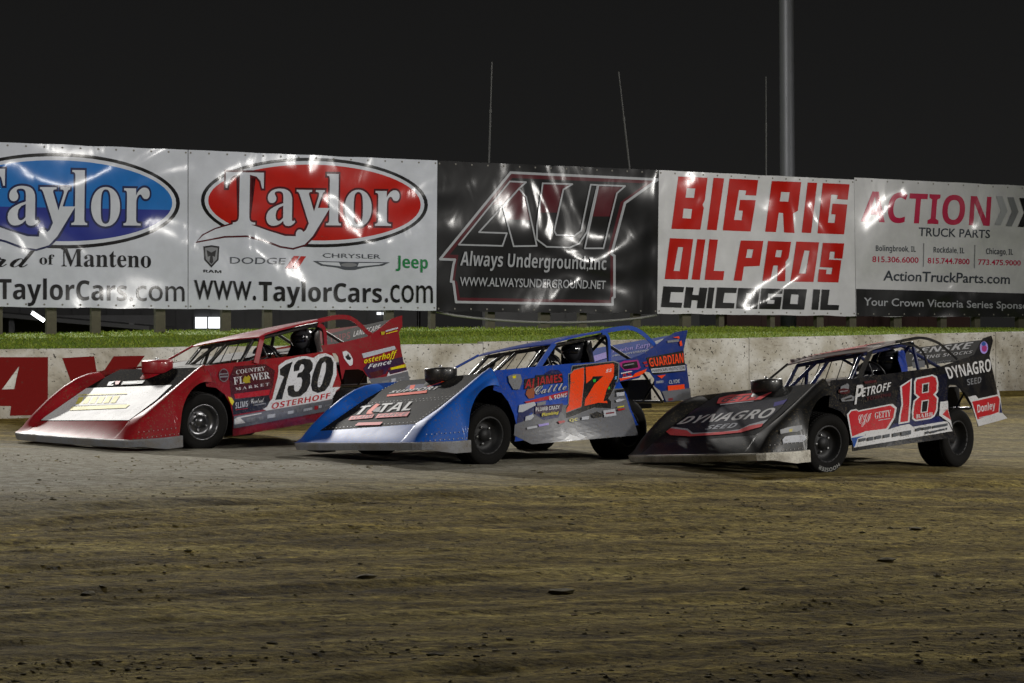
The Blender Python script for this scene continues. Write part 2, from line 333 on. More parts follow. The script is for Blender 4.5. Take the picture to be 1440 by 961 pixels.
('P', [(0.731, 0.6947), (0.7658, 0.6361), (0.7773, 0.6855), (1.0068, 0.7289), (1.0077, 0.7476)], 'white', []), 
('P', [(0.4919, 0.6169), (0.7307, 0.6976), (1.0075, 0.7491), (1.011, 1.0166), (0.548, 0.7436)], 'steel', []), 
('P', [(0.6637, 0.7495), (0.7511, 0.77), (0.7467, 0.8106), (0.6596, 0.7922)], 'grey', []), 
('P', [(0.7816, 0.7684), (0.843, 0.7842), (0.8356, 0.8463), (0.7748, 0.8297)], 'pale', []), 
('P', [(0.8668, 0.7931), (0.9544, 0.82), (0.9514, 0.8427), (0.8641, 0.8154)], 'grey', []), 
('P', [(0.738, -0.1047), (0.7982, -0.0899), (0.7793, -0.0374), (0.737, -0.0439)], 'olive', []), 
('P', [(0.8064, -0.1059), (0.9884, -0.1069), (0.9842, -0.079), (0.8027, -0.0761)], 'pale', []), 
('P', [(0.8058, -0.0517), (0.9737, -0.0501), (0.9718, -0.0377), (0.8043, -0.0398)], 'yellow', [])], 'spoiler': [
('P', [(0.127, 0.3928), (0.5425, 0.0641), (0.9009, -0.1485), (0.8237, 0.6592), (0.7666, 0.9738), (0.6257, 1.1566), (0.3383, 1.3761)], 'dark', []), 
('T', [(0.2197, 0.5606), (0.4639, 0.3887), (0.5437, 0.9022), (0.301, 1.0041)], 'dimred', 'TRIPS', 'b'), 
('T', [(0.5089, 0.4018), (0.809, 0.1454), (0.8548, 0.5191), (0.5647, 0.7969)], 'white', 'LANDSCAPE', 'bi')], 'hood': [
('P', [(-0.1317, 0.4337), (0.9425, 0.3939), (1.0368, 0.8763), (1.0128, 1.0381), (0.5565, 1.1183), (0.0296, 1.0346)], 'white', []), 
('P', [(0.0729, 0.593), (0.1312, 0.5917), (0.2061, 0.7106), (0.148, 0.7146)], 'paleyel', []), 
('P', [(0.1542, 0.5909), (0.2121, 0.5897), (0.283, 0.7082), (0.2252, 0.7121)], 'paleyel', []), 
('P', [(0.235, 0.5889), (0.2926, 0.5876), (0.3595, 0.7058), (0.302, 0.7097)], 'paleyel', []), 
('P', [(0.3153, 0.5869), (0.3726, 0.5856), (0.4356, 0.7034), (0.3783, 0.7073)], 'paleyel', []), 
('P', [(0.3952, 0.5849), (0.4521, 0.5836), (0.5112, 0.7011), (0.4543, 0.7049)], 'paleyel', []), 
('P', [(0.4746, 0.5829), (0.5312, 0.5817), (0.5864, 0.6987), (0.5298, 0.7026)], 'paleyel', []), 
('P', [(0.1626, 0.7659), (0.7788, 0.7317), (0.7843, 0.7935), (0.1887, 0.8292)], 'paleyel', []), 
('P', [(0.1594, 0.7391), (0.7324, 0.7191), (0.7424, 0.7335), (0.1704, 0.7539)], 'grey', []), 
('P', [(0.027, 0.5524), (0.5685, 0.535), (0.5818, 0.5499), (0.0414, 0.5676)], 'paleyel', []), 
('P', [(0.1618, 0.3138), (0.2218, 0.2981), (0.2273, 0.3283), (0.2319, 0.3735), (0.2728, 0.3697), (0.2787, 0.3923), (0.2127, 0.3929)], 'white', []), 
('P', [(0.2265, 0.3032), (0.2829, 0.3), (0.3235, 0.3686), (0.2926, 0.3752)], 'red', []), 
('P', [(0.3227, 0.3113), (0.5602, 0.2988), (0.5891, 0.364), (0.3653, 0.3823)], 'grey', []), 
('P', [(0.3566, 0.3323), (0.4978, 0.3266), (0.5131, 0.3519), (0.3693, 0.3625)], 'white', [])], 'fender': []}, 'roofRR': [-2.368, -0.365, 1.207]}, 'blue': {'pose': [-0.9169, 22.9245, 0.3038, 3.9609, 0.0176, 0.0351], 'patch': {'door': [[-0.11, 0.93, 0.894], [-2.2, 0.8, 0.92], [-2.148, 1.162, 0.2], [-0.395, 0.942, 0.119]], 'quarter': [[-2.2, 0.8, 0.92], [-3.535, 0.76, 1.024], [-3.671, 0.723, 0.429], [-2.148, 1.162, 0.2]], 'hood': [[-0.33, -0.72, 0.795], [-0.33, 0.72, 0.859], [0.87, 0.74, 0.368], [0.87, -0.74, 0.302]], 'spoiler': [[-3.665, -0.72, 1.085], [-3.585, 0.736, 1.222], [-3.315, 0.74, 0.994], [-3.395, -0.716, 0.856]], 'fender': [[0.9, 0.935, 0.36], [0.0, 0.945, 0.75], [-0.0, 1.035, 0.12], [1.0, 1.01, 0.12]]}, 'doorpoly': [(0.0071, 0.019), (0.3192, 0.0043), (0.6182, -0.0094), (0.8171, -0.0064), (1.0064, -0.0077), (0.9927, 0.3151), (1.012, 0.5186), (1.0011, 0.7517), (1.0114, 0.9934), (-0.0055, 0.9997), (0.0456, 0.8004), (0.0517, 0.6281), (0.0402, 0.453), (0.0086, 0.3298), (-0.0478, 0.2797)], 'quartpoly': [(-0.0339, -0.0025), (0.2506, -0.0015), (0.4517, -0.0516), (0.613, -0.15), (0.7712, -0.2646), (0.9202, -0.3561), (1.0876, -0.3748), (1.0, -0.0), (0.988, 0.2664), (1.0124, 0.2905), (1.0127, 0.7492), (0.9944, 0.9859), (0.5558, 0.8411), (0.5416, 0.7222), (0.5294, 0.6273), (0.457, 0.5279), (0.4885, 0.404), (0.447, 0.2808), (0.3629, 0.2366), (0.2741, 0.3279), (-0.0301, 0.315), (-0.0839, 0.3601), (-0.0434, 0.1393), (-0.0088, 0.0158)], 'strip': [(0.05, [[-2.114, 0.72, 1.254], [-2.292, 0.72, 1.28], [-2.563, 0.72, 1.298], [-2.728, 0.72, 1.273], [-2.877, 0.72, 1.207], [-2.966, 0.72, 1.146], [-3.055, 0.72, 1.085]]), (0.04, [[-2.105, 0.74, 1.249], [-2.17, 0.74, 1.233], [-2.211, 0.74, 1.18], [-2.219, 0.74, 1.093], [-2.212, 0.74, 0.911]])], 'roofFL': [-1.179, 0.806, 1.164], 'roofFR': [-1.236, -0.383, 1.06], 'roofRL': [-2.325, 0.726, 1.292], 'doorTA': [-0.787, 0.881, 0.901], 'noseL': [1.104, 0.947, 0.081], 'noseR': [1.075, -0.847, 0.199], 'fwc': [0.017, 0.943, 0.249], 'airc': [-0.254, 0.005, 0.861], 'crestL': [-0.117, 0.941, 0.904], 'crestR': [0.002, -0.904, 0.786], 'helm': [-2.08, 0.33, 1.04], 'dome': [-1.864, 0.25, 1.003],
 'dec': {'door': [
('P', [(0.0336, 0.7724), (0.1028, 0.737), (0.213, 0.6335), (0.2758, 0.7218), (0.3614, 0.7264), (0.4473, 0.5757), (0.4899, 0.5836), (0.6991, 0.6565), (0.9004, 0.416), (1.0011, 0.419), (0.9856, 0.7479), (0.9901, 0.8725), (0.9788, 1.1434), (0.116, 1.0648), (0.0022, 0.914)], 'steel', []), 
('P', [(0.0898, 0.61), (0.2303, 0.5359), (0.4473, 0.5757), (0.3871, 0.7445), (0.2623, 0.7572), (0.1923, 0.6295), (0.1017, 0.743), (0.0491, 0.7632)], 'navy', []), 
('P', [(0.6374, 0.0201), (1.0095, -0.009), (1.0518, 0.0249), (0.9974, 0.2575), (0.896, 0.47), (0.8456, 0.5598), (0.8641, 0.6054), (0.8382, 0.7127), (0.6977, 0.6708), (0.5882, 0.7174), (0.4634, 0.7729), (0.432, 0.7797), (0.4606, 0.6247), (0.4985, 0.5646), (0.5418, 0.3556), (0.5797, 0.1365), (0.6013, 0.1256)], 'grey', []), 
('P', [(0.6396, 0.0341), (0.9986, 0.0068), (1.0394, 0.0396), (0.9871, 0.2638), (0.8894, 0.4689), (0.8408, 0.5556), (0.8586, 0.5997), (0.8336, 0.7033), (0.6978, 0.6629), (0.592, 0.7081), (0.4713, 0.7619), (0.4409, 0.7685), (0.4687, 0.6186), (0.5053, 0.5604), (0.5472, 0.3584), (0.5839, 0.1466), (0.6047, 0.1361)], 'dark', []), 
('P', [(0.5994, 0.1382), (0.638, 0.0809), (0.7351, 0.0508), (0.6919, 0.2687), (0.5966, 0.6388), (0.5173, 0.6711), (0.4548, 0.6993), (0.4693, 0.6414), (0.4975, 0.5927), (0.5776, 0.2519)], 'grey', []), 
('P', [(0.5986, 0.1485), (0.6356, 0.0935), (0.7288, 0.0648), (0.6874, 0.274), (0.5958, 0.6299), (0.5196, 0.661), (0.4594, 0.6881), (0.4734, 0.6325), (0.5005, 0.5856), (0.5775, 0.2578)], 'orange', []), 
('P', [(0.7451, 0.06), (0.9889, 0.0337), (0.9961, 0.0556), (0.9547, 0.2313), (0.8528, 0.4217), (0.7923, 0.5872), (0.8231, 0.5862), (0.8201, 0.6195), (0.7482, 0.5991), (0.6234, 0.622), (0.6479, 0.5339), (0.7647, 0.3261), (0.8688, 0.2122), (0.7773, 0.2062), (0.7581, 0.2441), (0.7007, 0.3028)], 'orange', []), 
('T', [(0.9125, 0.1148), (0.9652, 0.1076), (0.9513, 0.1545), (0.8983, 0.164)], 'white', 'ss', 'bi'), 
('P', [(0.768, 0.2523), (0.7954, 0.2495), (0.7837, 0.2884), (0.7638, 0.2922)], 'green', []), 
('P', [(0.8759, 0.3845), (0.8922, 0.3803), (0.8803, 0.4195), (0.8676, 0.4173)], 'green', []), 
('P', [(0.9661, 0.2329), (0.9829, 0.2284), (0.9676, 0.2818), (0.9539, 0.2797)], 'skyb', []), 
('P', [(0.2139, 0.1682), (0.3025, 0.1548), (0.3117, 0.1242), (0.5316, 0.1266), (0.5135, 0.2616), (0.3515, 0.2636), (0.3235, 0.2978), (0.1853, 0.3083)], 'dark', []), 
('T', [(0.2197, 0.1753), (0.2928, 0.1687), (0.265, 0.2826), (0.191, 0.2967)], 'red', 'AJ', 'b'), 
('T', [(0.3096, 0.1557), (0.5268, 0.1325), (0.5051, 0.2473), (0.2894, 0.2672)], 'red', 'JAMES', 'b'), 
('P', [(0.3779, 0.1199), (0.4386, 0.0694), (0.5049, 0.0709), (0.5255, 0.1193)], 'navy', []), 
('P', [(0.2061, 0.3115), (0.2733, 0.2965), (0.2409, 0.4368), (0.1972, 0.4419), (0.1838, 0.377)], 'rust', []), 
('T', [(0.2744, 0.2903), (0.5424, 0.2658), (0.5231, 0.3676), (0.2475, 0.4)], 'dark', 'Cattle', 'sc'), 
('T', [(0.2727, 0.2838), (0.539, 0.2601), (0.5198, 0.3619), (0.2456, 0.3946)], 'pale', 'Cattle', 'sc'), 
('P', [(0.1552, 0.4786), (0.3502, 0.4298), (0.5279, 0.3815), (0.5124, 0.4442), (0.3482, 0.4806), (0.1715, 0.5065)], 'red', []), 
('T', [(0.3561, 0.4372), (0.5147, 0.412), (0.504, 0.4689), (0.353, 0.4942)], 'white', '& SONS', 'bi'), 
('P', [(0.1067, 0.5136), (0.2311, 0.4918), (0.2373, 0.5371), (0.117, 0.6151), (0.083, 0.6087)], 'pale', []), 
('P', [(0.2497, 0.5078), (0.3238, 0.4955), (0.3114, 0.5443), (0.242, 0.5506)], 'grey', []), 
('P', [(0.2271, 0.5542), (0.4508, 0.5569), (0.4183, 0.6735), (0.2086, 0.6579)], 'plum', []), 
('T', [(0.2273, 0.5732), (0.4214, 0.5773), (0.4122, 0.6272), (0.2175, 0.6281)], 'white', 'PLUMB CRAZY', 'b'), 
('P', [(0.2546, 0.6605), (0.3995, 0.6569), (0.3869, 0.7059), (0.2493, 0.7101)], 'dark', []), 
('T', [(0.2591, 0.6551), (0.3999, 0.6545), (0.3891, 0.6935), (0.2538, 0.7047)], 'yellow', 'Plumbing', 'bi'), 
('P', [(0.1269, 0.6794), (0.187, 0.6599), (0.1919, 0.6923), (0.1604, 0.73), (0.113, 0.739)], 'pale', []), 
('P', [(0.0865, 0.1081), (0.1401, 0.0838), (0.1876, 0.0959), (0.1851, 0.1894), (0.1439, 0.302), (0.0958, 0.2947), (0.0796, 0.1873)], 'grey', []), 
('P', [(0.1209, 0.1124), (0.15, 0.1074), (0.1449, 0.1441), (0.1186, 0.1456)], 'yellow', []), 
('P', [(0.1118, 0.8262), (0.194, 0.8212), (0.189, 0.8491), (0.1066, 0.8563)], 'pale', []), 
('P', [(0.2034, 0.808), (0.2903, 0.8011), (0.2848, 0.8317), (0.2048, 0.8399)], 'lilac', []), 
('P', [(0.363, 0.7973), (0.4176, 0.7959), (0.42, 0.8223), (0.3702, 0.8373)], 'red', []), 
('T', [(0.4596, 0.7854), (0.5295, 0.7844), (0.5224, 0.8221), (0.4558, 0.826)], 'paleyel', 'QC', 'b'), 
('P', [(0.5633, 0.781), (0.6227, 0.7803), (0.6142, 0.8247), (0.5549, 0.8251)], 'pale', []), 
('P', [(0.6491, 0.7594), (0.6997, 0.7299), (0.7427, 0.7788), (0.7207, 0.8143), (0.6531, 0.8158)], 'dark', []), 
('P', [(0.7529, 0.7274), (0.8561, 0.7241), (0.8477, 0.8212), (0.7447, 0.8261)], 'pale', []), 
('P', [(0.7683, 0.7641), (0.84, 0.7655), (0.8361, 0.785), (0.7639, 0.786)], 'dimred', []), 
('P', [(0.9211, 0.4469), (0.996, 0.4431), (0.9868, 0.4859), (0.9165, 0.4873)], 'dark', []), 
('P', [(0.916, 0.49), (0.9863, 0.4886), (0.9704, 0.5452), (0.9041, 0.5468)], 'pale', []), 
('P', [(0.8858, 0.598), (0.9159, 0.5832), (0.9704, 0.6003), (0.935, 0.6211), (0.8864, 0.6322)], 'pale', []), 
('P', [(0.8803, 0.6991), (0.9389, 0.6945), (0.9356, 0.7103), (0.8771, 0.7148)], 'yellow', []), 
('P', [(0.8736, 0.7318), (0.9389, 0.7315), (0.9297, 0.7569), (0.8756, 0.7593)], 'red', [])], 'quarter': [
('P', [(0.0751, 0.0367), (0.1512, 0.0177), (0.3341, 0.0415), (0.3364, 0.1721), (0.2924, 0.1973), (0.1057, 0.1666), (0.0736, 0.0978)], 'magenta', []), 
('P', [(0.1118, 0.0511), (0.3117, 0.0584), (0.3017, 0.1637), (0.1097, 0.1538), (0.0903, 0.1014)], 'dark', []), 
('P', [(0.1205, 0.0805), (0.2637, 0.0808), (0.2585, 0.0996), (0.1145, 0.0999)], 'grey', []), 
('T', [(0.0709, 0.1993), (0.1926, 0.2011), (0.1708, 0.2723), (0.048, 0.2682)], 'red', 'KS', 'b'), 
('P', [(0.0428, 0.1926), (0.1945, 0.1946), (0.2021, 0.2104), (0.0434, 0.209)], 'white', []), 
('P', [(0.0367, 0.2654), (0.1844, 0.2688), (0.1784, 0.2881), (0.0316, 0.2802)], 'white', []), 
('P', [(-0.0072, 0.2677), (0.1784, 0.2881), (0.2289, 0.2452), (0.4131, 0.2129), (0.3753, 0.2616), (0.2759, 0.2999), (-0.0022, 0.3063)], 'orange', []), 
('P', [(0.451, 0.0299), (0.9824, 0.0128), (0.9836, 0.282), (0.9714, 0.4127), (0.4853, 0.336), (0.4538, 0.2011)], 'dark', []), 
('T', [(0.4708, 0.049), (0.9781, 0.0538), (0.9639, 0.2427), (0.4683, 0.1928)], 'orange', 'GUARDIAN', 'b'), 
('P', [(0.4666, 0.2266), (0.9817, 0.2983), (0.9733, 0.3965), (0.4677, 0.3013)], 'pale', []), 
('T', [(0.4812, 0.2453), (0.9694, 0.3114), (0.9618, 0.3761), (0.4772, 0.289)], 'dark', 'HARDSCAPE PROTECTION', 'b'), 
('P', [(0.5296, 0.3713), (0.6597, 0.3873), (0.5825, 0.4328)], 'orange', []), 
('T', [(0.4907, 0.4495), (0.6016, 0.4695), (0.592, 0.5123), (0.4803, 0.4909)], 'pale', 'EMBERS', 'b'), 
('T', [(0.6857, 0.497), (0.8562, 0.5311), (0.8452, 0.6005), (0.6732, 0.5583)], 'pale', 'CLYDE', 'b'), 
('P', [(0.6463, 0.5847), (0.9185, 0.6527), (0.9132, 0.7419), (0.634, 0.673)], 'orange', []), 
('P', [(0.5325, 0.6434), (1.0108, 0.7654), (0.9948, 0.9827), (0.5576, 0.8343)], 'steel', []), 
('P', [(0.6042, 0.7999), (0.6841, 0.8171), (0.6745, 0.8599), (0.5939, 0.8416)], 'dimred', []), 
('P', [(0.3807, 0.0954), (0.4362, 0.0932), (0.4336, 0.1296), (0.3854, 0.1256)], 'red', []), 
('P', [(0.3918, 0.1491), (0.4403, 0.1533), (0.4311, 0.1806), (0.3965, 0.1795)], 'red', []), 
('P', [(0.7814, -0.2151), (0.9403, -0.2207), (0.935, -0.1719), (0.7814, -0.1751)], 'grey', []), 
('P', [(0.8638, -0.2662), (0.9463, -0.2778), (0.9527, -0.2269)], 'orange', []), 
('P', [(0.9408, -0.1708), (0.9726, -0.1901), (0.9744, -0.0894), (0.9432, -0.0824)], 'orange', [])], 'spoiler': [
('T', [(0.2372, 0.3088), (0.649, 0.1694), (0.7018, 0.4911), (0.2676, 0.4414)], 'lilac', 'Katelyn Earp', 'si'), 
('T', [(0.2906, 0.5898), (0.704, 0.6003), (0.7221, 0.7213), (0.3066, 0.6801)], 'pale', '#BIGDUDYSTRONG', 'b'), 
('P', [(0.0532, 0.4555), (0.186, 0.3577), (0.2458, 0.7088), (0.1268, 0.7953)], 'lilac', []), 
('P', [(0.7143, 0.5438), (0.7472, 0.4488), (0.8062, 0.6571), (0.775, 0.7615)], 'rust', []), 
('P', [(0.7131, 0.2197), (0.7993, 0.1365), (0.8054, 0.3994), (0.7508, 0.3785)], 'pale', [])], 'hood': [
('P', [(0.2796, 0.2593), (0.2411, 0.1626), (0.438, 0.1692), (0.592, 0.1384), (0.6252, 0.2371), (0.5407, 0.294)], 'navy', []), 
('P', [(0.2725, 0.177), (0.3253, 0.1769), (0.3992, 0.2882), (0.3495, 0.2799)], 'orange', []), 
('P', [(0.4914, 0.2053), (0.5953, 0.1425), (0.6164, 0.157), (0.5262, 0.2649)], 'orange', []), 
('T', [(0.1636, 0.2815), (0.6775, 0.2673), (0.7055, 0.3481), (0.176, 0.341)], 'white', 'SUPPORT', 'bi'), 
('P', [(0.1914, 0.3757), (0.5986, 0.3532), (0.6376, 0.4125), (0.2215, 0.4197)], 'orange', []), 
('T', [(0.0801, 0.5787), (0.1952, 0.5749), (0.2824, 0.7415), (0.1637, 0.7417)], 'white', 'T', 'bi'), 
('P', [(0.224, 0.5529), (0.2821, 0.5706), (0.3111, 0.7145), (0.3635, 0.7481), (0.2839, 0.7487), (0.2505, 0.6882)], 'orange', []), 
('P', [(0.2989, 0.6344), (0.3329, 0.6133), (0.4078, 0.7287), (0.3133, 0.7062)], 'slate', []), 
('T', [(0.3008, 0.5647), (0.6526, 0.5719), (0.7347, 0.7391), (0.4022, 0.733)], 'white', 'TAL', 'bi'), 
('P', [(0.1442, 0.7685), (0.391, 0.7693), (0.4229, 0.834), (0.1757, 0.8422)], 'coral', []), 
('P', [(0.4306, 0.7665), (0.7616, 0.7721), (0.7963, 0.8533), (0.4633, 0.8431)], 'coral', []), 
('T', [(0.1713, 0.7776), (0.3887, 0.7776), (0.4093, 0.8235), (0.1855, 0.8263)], 'dimred', 'CLAIM', 'bi'), 
('T', [(0.4552, 0.7735), (0.7541, 0.7795), (0.7787, 0.8373), (0.4732, 0.8275)], 'dimred', 'FORCE', 'bi'), 
('P', [(0.3453, 0.912), (0.6171, 0.9326), (0.634, 0.9854), (0.353, 0.9641)], 'coral', []), 
('P', [(0.7869, 1.0062), (0.8722, 1.0013), (0.8854, 1.0197), (0.7973, 1.0243)], 'pale', [])], 'fender': []}, 'roofRR': [-2.355, -0.374, 1.182]}, 'black': {'pose': [2.6726, 23.2663, 0.1729, 3.9094, 0.029, 0.051], 'patch': {'door': [[-0.11, 0.93, 0.914], [-2.351, 0.8, 0.939], [-2.124, 1.144, 0.152], [-0.425, 0.976, 0.108]], 'quarter': [[-2.351, 0.8, 0.939], [-3.457, 0.76, 1.035], [-3.671, 0.721, 0.326], [-2.124, 1.144, 0.152]], 'hood': [[-0.33, -0.72, 0.795], [-0.33, 0.72, 0.859], [0.87, 0.74, 0.368], [0.87, -0.74, 0.302]], 'spoiler': [[-3.771, -0.72, 1.167], [-3.566, 0.706, 1.231], [-3.237, 0.74, 1.005], [-3.443, -0.686, 0.941]], 'fender': [[0.9, 0.935, 0.36], [0.0, 0.945, 0.75], [-0.0, 1.035, 0.12], [1.0, 1.01, 0.12]]}, 'doorpoly': [(0.0304, 0.0387), (0.2334, 0.045), (0.6989, 0.0138), (1.0025, -0.0048), (1.0473, 0.2967), (0.9985, 0.4861), (0.9836, 0.7753), (1.008, 1.0013), (0.0007, 0.9991), (0.0438, 0.7649), (0.0553, 0.5733), (0.0217, 0.4584), (-0.0658, 0.3826)], 'quartpoly': [(-0.1377, 0.0184), (0.0108, -0.0018), (0.3488, -0.0336), (0.5192, -0.0484), (0.7137, -0.0703), (0.881, -0.2436), (0.9456, -0.3012), (1.1047, -0.3207), (1.1189, -0.233), (1.0, 0.0), (1.0251, 0.5675), (1.0356, 0.9825), (1.1351, 1.112), (0.4771, 1.0051), (0.4769, 0.8974), (0.4393, 0.6543), (0.4005, 0.5285), (0.3374, 0.4144), (0.2409, 0.311), (0.1243, 0.2773), (0.0713, 0.3207), (0.0343, 0.1719), (-0.0028, 0.0083)], 'strip': [(0.03, [[-1.707, 0.7, 1.254], [-1.954, 0.7, 1.278], [-2.142, 0.7, 1.289], [-2.328, 0.7, 1.269], [-2.534, 0.7, 1.213], [-2.675, 0.7, 1.134], [-2.879, 0.7, 1.015]]), (0.024, [[-1.759, 0.72, 1.234], [-1.982, 0.72, 1.211], [-2.122, 0.72, 1.164], [-2.208, 0.72, 1.088], [-2.266, 0.72, 0.939]])], 'roofFL': [-1.127, 0.746, 1.192], 'roofFR': [-1.171, -0.454, 1.085], 'roofRL': [-2.257, 0.636, 1.296], 'doorTA': [-0.75, 0.831, 0.887], 'noseL': [1.071, 0.978, 0.085], 'noseR': [1.081, -0.851, 0.184], 'fwc': [-0.01, 0.972, 0.271], 'airc': [-0.247, -0.003, 0.859], 'crestL': [-0.124, 0.951, 0.924], 'crestR': [0.005, -0.908, 0.774], 'helm': [-2.066, 0.33, 1.031], 'dome': [-1.933, 0.25, 1.002],
 'dec': {'door': [
('P', [(0.3546, 0.8008), (0.5061, 0.495), (0.5956, 0.2134), (0.7386, 0.1128), (1.0601, 0.1051), (1.0035, 0.4862), (0.9441, 0.764), (0.6078, 0.8092)], 'ink', []), 
('P', [(0.3845, 0.7866), (0.445, 0.7114), (0.6129, 0.6891), (0.883, 0.6845), (0.9154, 0.7655), (0.6103, 0.7962)], 'navy', []), 
('P', [(0.0229, 0.9533), (0.0269, 0.8227), (0.1599, 0.8159), (0.1725, 0.7788), (0.3729, 0.7777), (0.4921, 0.747), (0.5851, 0.7377), (0.6129, 0.7833), (0.9062, 0.7638), (0.9521, 0.7723), (0.9743, 0.9127)], 'white', []), 
('P', [(0.0292, 0.8205), (0.1608, 0.8121), (0.0809, 0.8426), (0.0351, 0.9387), (0.0218, 0.9465)], 'bluel', []), 
('P', [(0.0597, 0.5076), (0.1048, 0.4568), (0.1567, 0.4529), (0.1691, 0.4749), (0.4549, 0.4391), (0.4861, 0.4378), (0.5147, 0.4965), (0.4692, 0.6357), (0.3729, 0.7777), (0.1725, 0.7788), (0.1557, 0.8151), (0.0269, 0.8227)], 'white', []), 
('P', [(0.073, 0.5166), (0.1072, 0.4729), (0.1518, 0.4678), (0.1672, 0.4916), (0.4601, 0.4574), (0.4944, 0.509), (0.4557, 0.6225), (0.3631, 0.7599), (0.1725, 0.759), (0.0396, 0.8055)], 'redb', []), 
('T', [(0.1519, 0.5349), (0.2789, 0.5277), (0.2463, 0.6409), (0.1306, 0.6521)], 'white', 'CJI', 'sc'), 
('T', [(0.3055, 0.5259), (0.4531, 0.515), (0.4355, 0.6028), (0.2874, 0.6127)], 'white', 'GETTY', 's'), 
('P', [(0.3138, 0.6336), (0.426, 0.6277), (0.4242, 0.6368), (0.312, 0.6425)], 'pale', []), 
('P', [(0.5961, 0.2108), (0.7237, 0.1215), (0.6534, 0.4533), (0.5889, 0.7183), (0.4828, 0.7252), (0.5091, 0.6162), (0.5612, 0.4643)], 'white', []), 
('P', [(0.6115, 0.2227), (0.7023, 0.1552), (0.6385, 0.4507), (0.5763, 0.6985), (0.5028, 0.7022), (0.5247, 0.6191), (0.576, 0.4669)], 'redb', []), 
('P', [(0.7593, 0.1228), (0.9228, 0.096), (0.958, 0.1319), (0.9574, 0.2153), (0.9293, 0.3494), (0.8996, 0.3859), (0.9195, 0.4306), (0.8793, 0.6019), (0.8363, 0.6828), (0.794, 0.7091), (0.6445, 0.7152), (0.6198, 0.6769), (0.6347, 0.5852), (0.6803, 0.4308), (0.7241, 0.3907), (0.7019, 0.3393), (0.7334, 0.1668)], 'white', []), 
('P', [(0.7693, 0.1422), (0.9144, 0.1184), (0.941, 0.1502), (0.9409, 0.2197), (0.9163, 0.3335), (0.8775, 0.3795), (0.9017, 0.4413), (0.8681, 0.5863), (0.8309, 0.6614), (0.7887, 0.6877), (0.6559, 0.6944), (0.6356, 0.6664), (0.6506, 0.5881), (0.6949, 0.4401), (0.7467, 0.3918), (0.718, 0.3352), (0.7458, 0.1825)], 'redb', []), 
('P', [(0.8018, 0.2132), (0.8693, 0.203), (0.8412, 0.3404), (0.7742, 0.3458)], 'white', []), 
('P', [(0.8085, 0.2266), (0.8582, 0.2192), (0.8344, 0.327), (0.7857, 0.3327)], 'dark', []), 
('P', [(0.7545, 0.4436), (0.8252, 0.4392), (0.7788, 0.6112), (0.7119, 0.6127)], 'white', []), 
('P', [(0.7609, 0.4583), (0.8133, 0.4536), (0.7735, 0.5994), (0.7233, 0.6012)], 'dark', []), 
('T', [(0.6665, 0.6248), (0.8292, 0.6203), (0.8158, 0.6723), (0.6531, 0.6804)], 'white', 'BABB', 's'), 
('P', [(0.9224, 0.493), (0.9977, 0.4922), (0.9797, 0.6199), (0.9788, 0.7567), (0.9745, 0.8855), (0.9578, 0.7938), (0.8796, 0.6771)], 'white', []), 
('P', [(0.914, 0.6697), (0.9734, 0.6022), (0.9783, 0.7594)], 'redb', []), 
('T', [(0.2183, 0.1405), (0.2871, 0.1327), (0.2072, 0.3761), (0.146, 0.3918)], 'white', 'P', 'b'), 
('T', [(0.2622, 0.1844), (0.5256, 0.1416), (0.4922, 0.2481), (0.2284, 0.3032)], 'white', 'ETROFF', 'b'), 
('T', [(0.268, 0.3098), (0.4931, 0.2886), (0.4845, 0.3328), (0.2574, 0.361)], 'maroon', 'TOWING', 'b'), 
('P', [(0.2897, 0.0987), (0.4006, 0.0956), (0.3943, 0.1281), (0.2914, 0.1321)], 'maroon', []), 
('P', [(0.0832, 0.1323), (0.147, 0.1031), (0.1537, 0.1303), (0.139, 0.1805), (0.0644, 0.1816)], 'grey', []), 
('P', [(0.1428, 0.21), (0.1379, 0.2214), (0.1288, 0.2308), (0.1163, 0.2375), (0.1017, 0.2406), (0.0864, 0.24), (0.072, 0.2357), (0.0598, 0.2282), (0.0511, 0.218), (0.0466, 0.2064), (0.0468, 0.1944), (0.0517, 0.1831), (0.0607, 0.1736), (0.0731, 0.1669), (0.0875, 0.1637), (0.1027, 0.1642), (0.1172, 0.1684), (0.1294, 0.176), (0.1383, 0.1861), (0.1429, 0.1978)], 'maroon', []), 
('P', [(0.0617, 0.1942), (0.1283, 0.1919), (0.1256, 0.2046), (0.0584, 0.2093)], 'grey', []), 
('P', [(0.0437, 0.2956), (0.139, 0.2592), (0.166, 0.29), (0.1471, 0.3394), (0.0474, 0.3354)], 'grey', []), 
('P', [(0.0703, 0.3066), (0.1412, 0.2885), (0.1403, 0.312), (0.0748, 0.3244)], 'dark', []), 
('P', [(0.0868, 0.8477), (0.1446, 0.8454), (0.1361, 0.8833), (0.0782, 0.8855)], 'slate', []), 
('P', [(0.1622, 0.8454), (0.2141, 0.8434), (0.2041, 0.889), (0.1521, 0.8909)], 'slate', []), 
('P', [(0.2342, 0.841), (0.2901, 0.8388), (0.2808, 0.8821), (0.2248, 0.8842)], 'slate', []), 
('P', [(0.3107, 0.8388), (0.3697, 0.8364), (0.3606, 0.8799), (0.3015, 0.8821)], 'slate', []), 
('P', [(0.3996, 0.8361), (0.4636, 0.8335), (0.4542, 0.8798), (0.39, 0.8822)], 'slate', []), 
('P', [(0.4795, 0.8315), (0.5719, 0.8278), (0.5606, 0.8846), (0.468, 0.8881)], 'slate', []), 
('P', [(0.6256, 0.8126), (0.6723, 0.8107), (0.6647, 0.8496), (0.618, 0.8514)], 'slate', []), 
('P', [(0.6857, 0.8132), (0.7704, 0.8098), (0.7635, 0.8463), (0.6787, 0.8496)], 'slate', []), 
('P', [(0.7892, 0.8098), (0.9321, 0.804), (0.9258, 0.8382), (0.7827, 0.8438)], 'slate', []), 
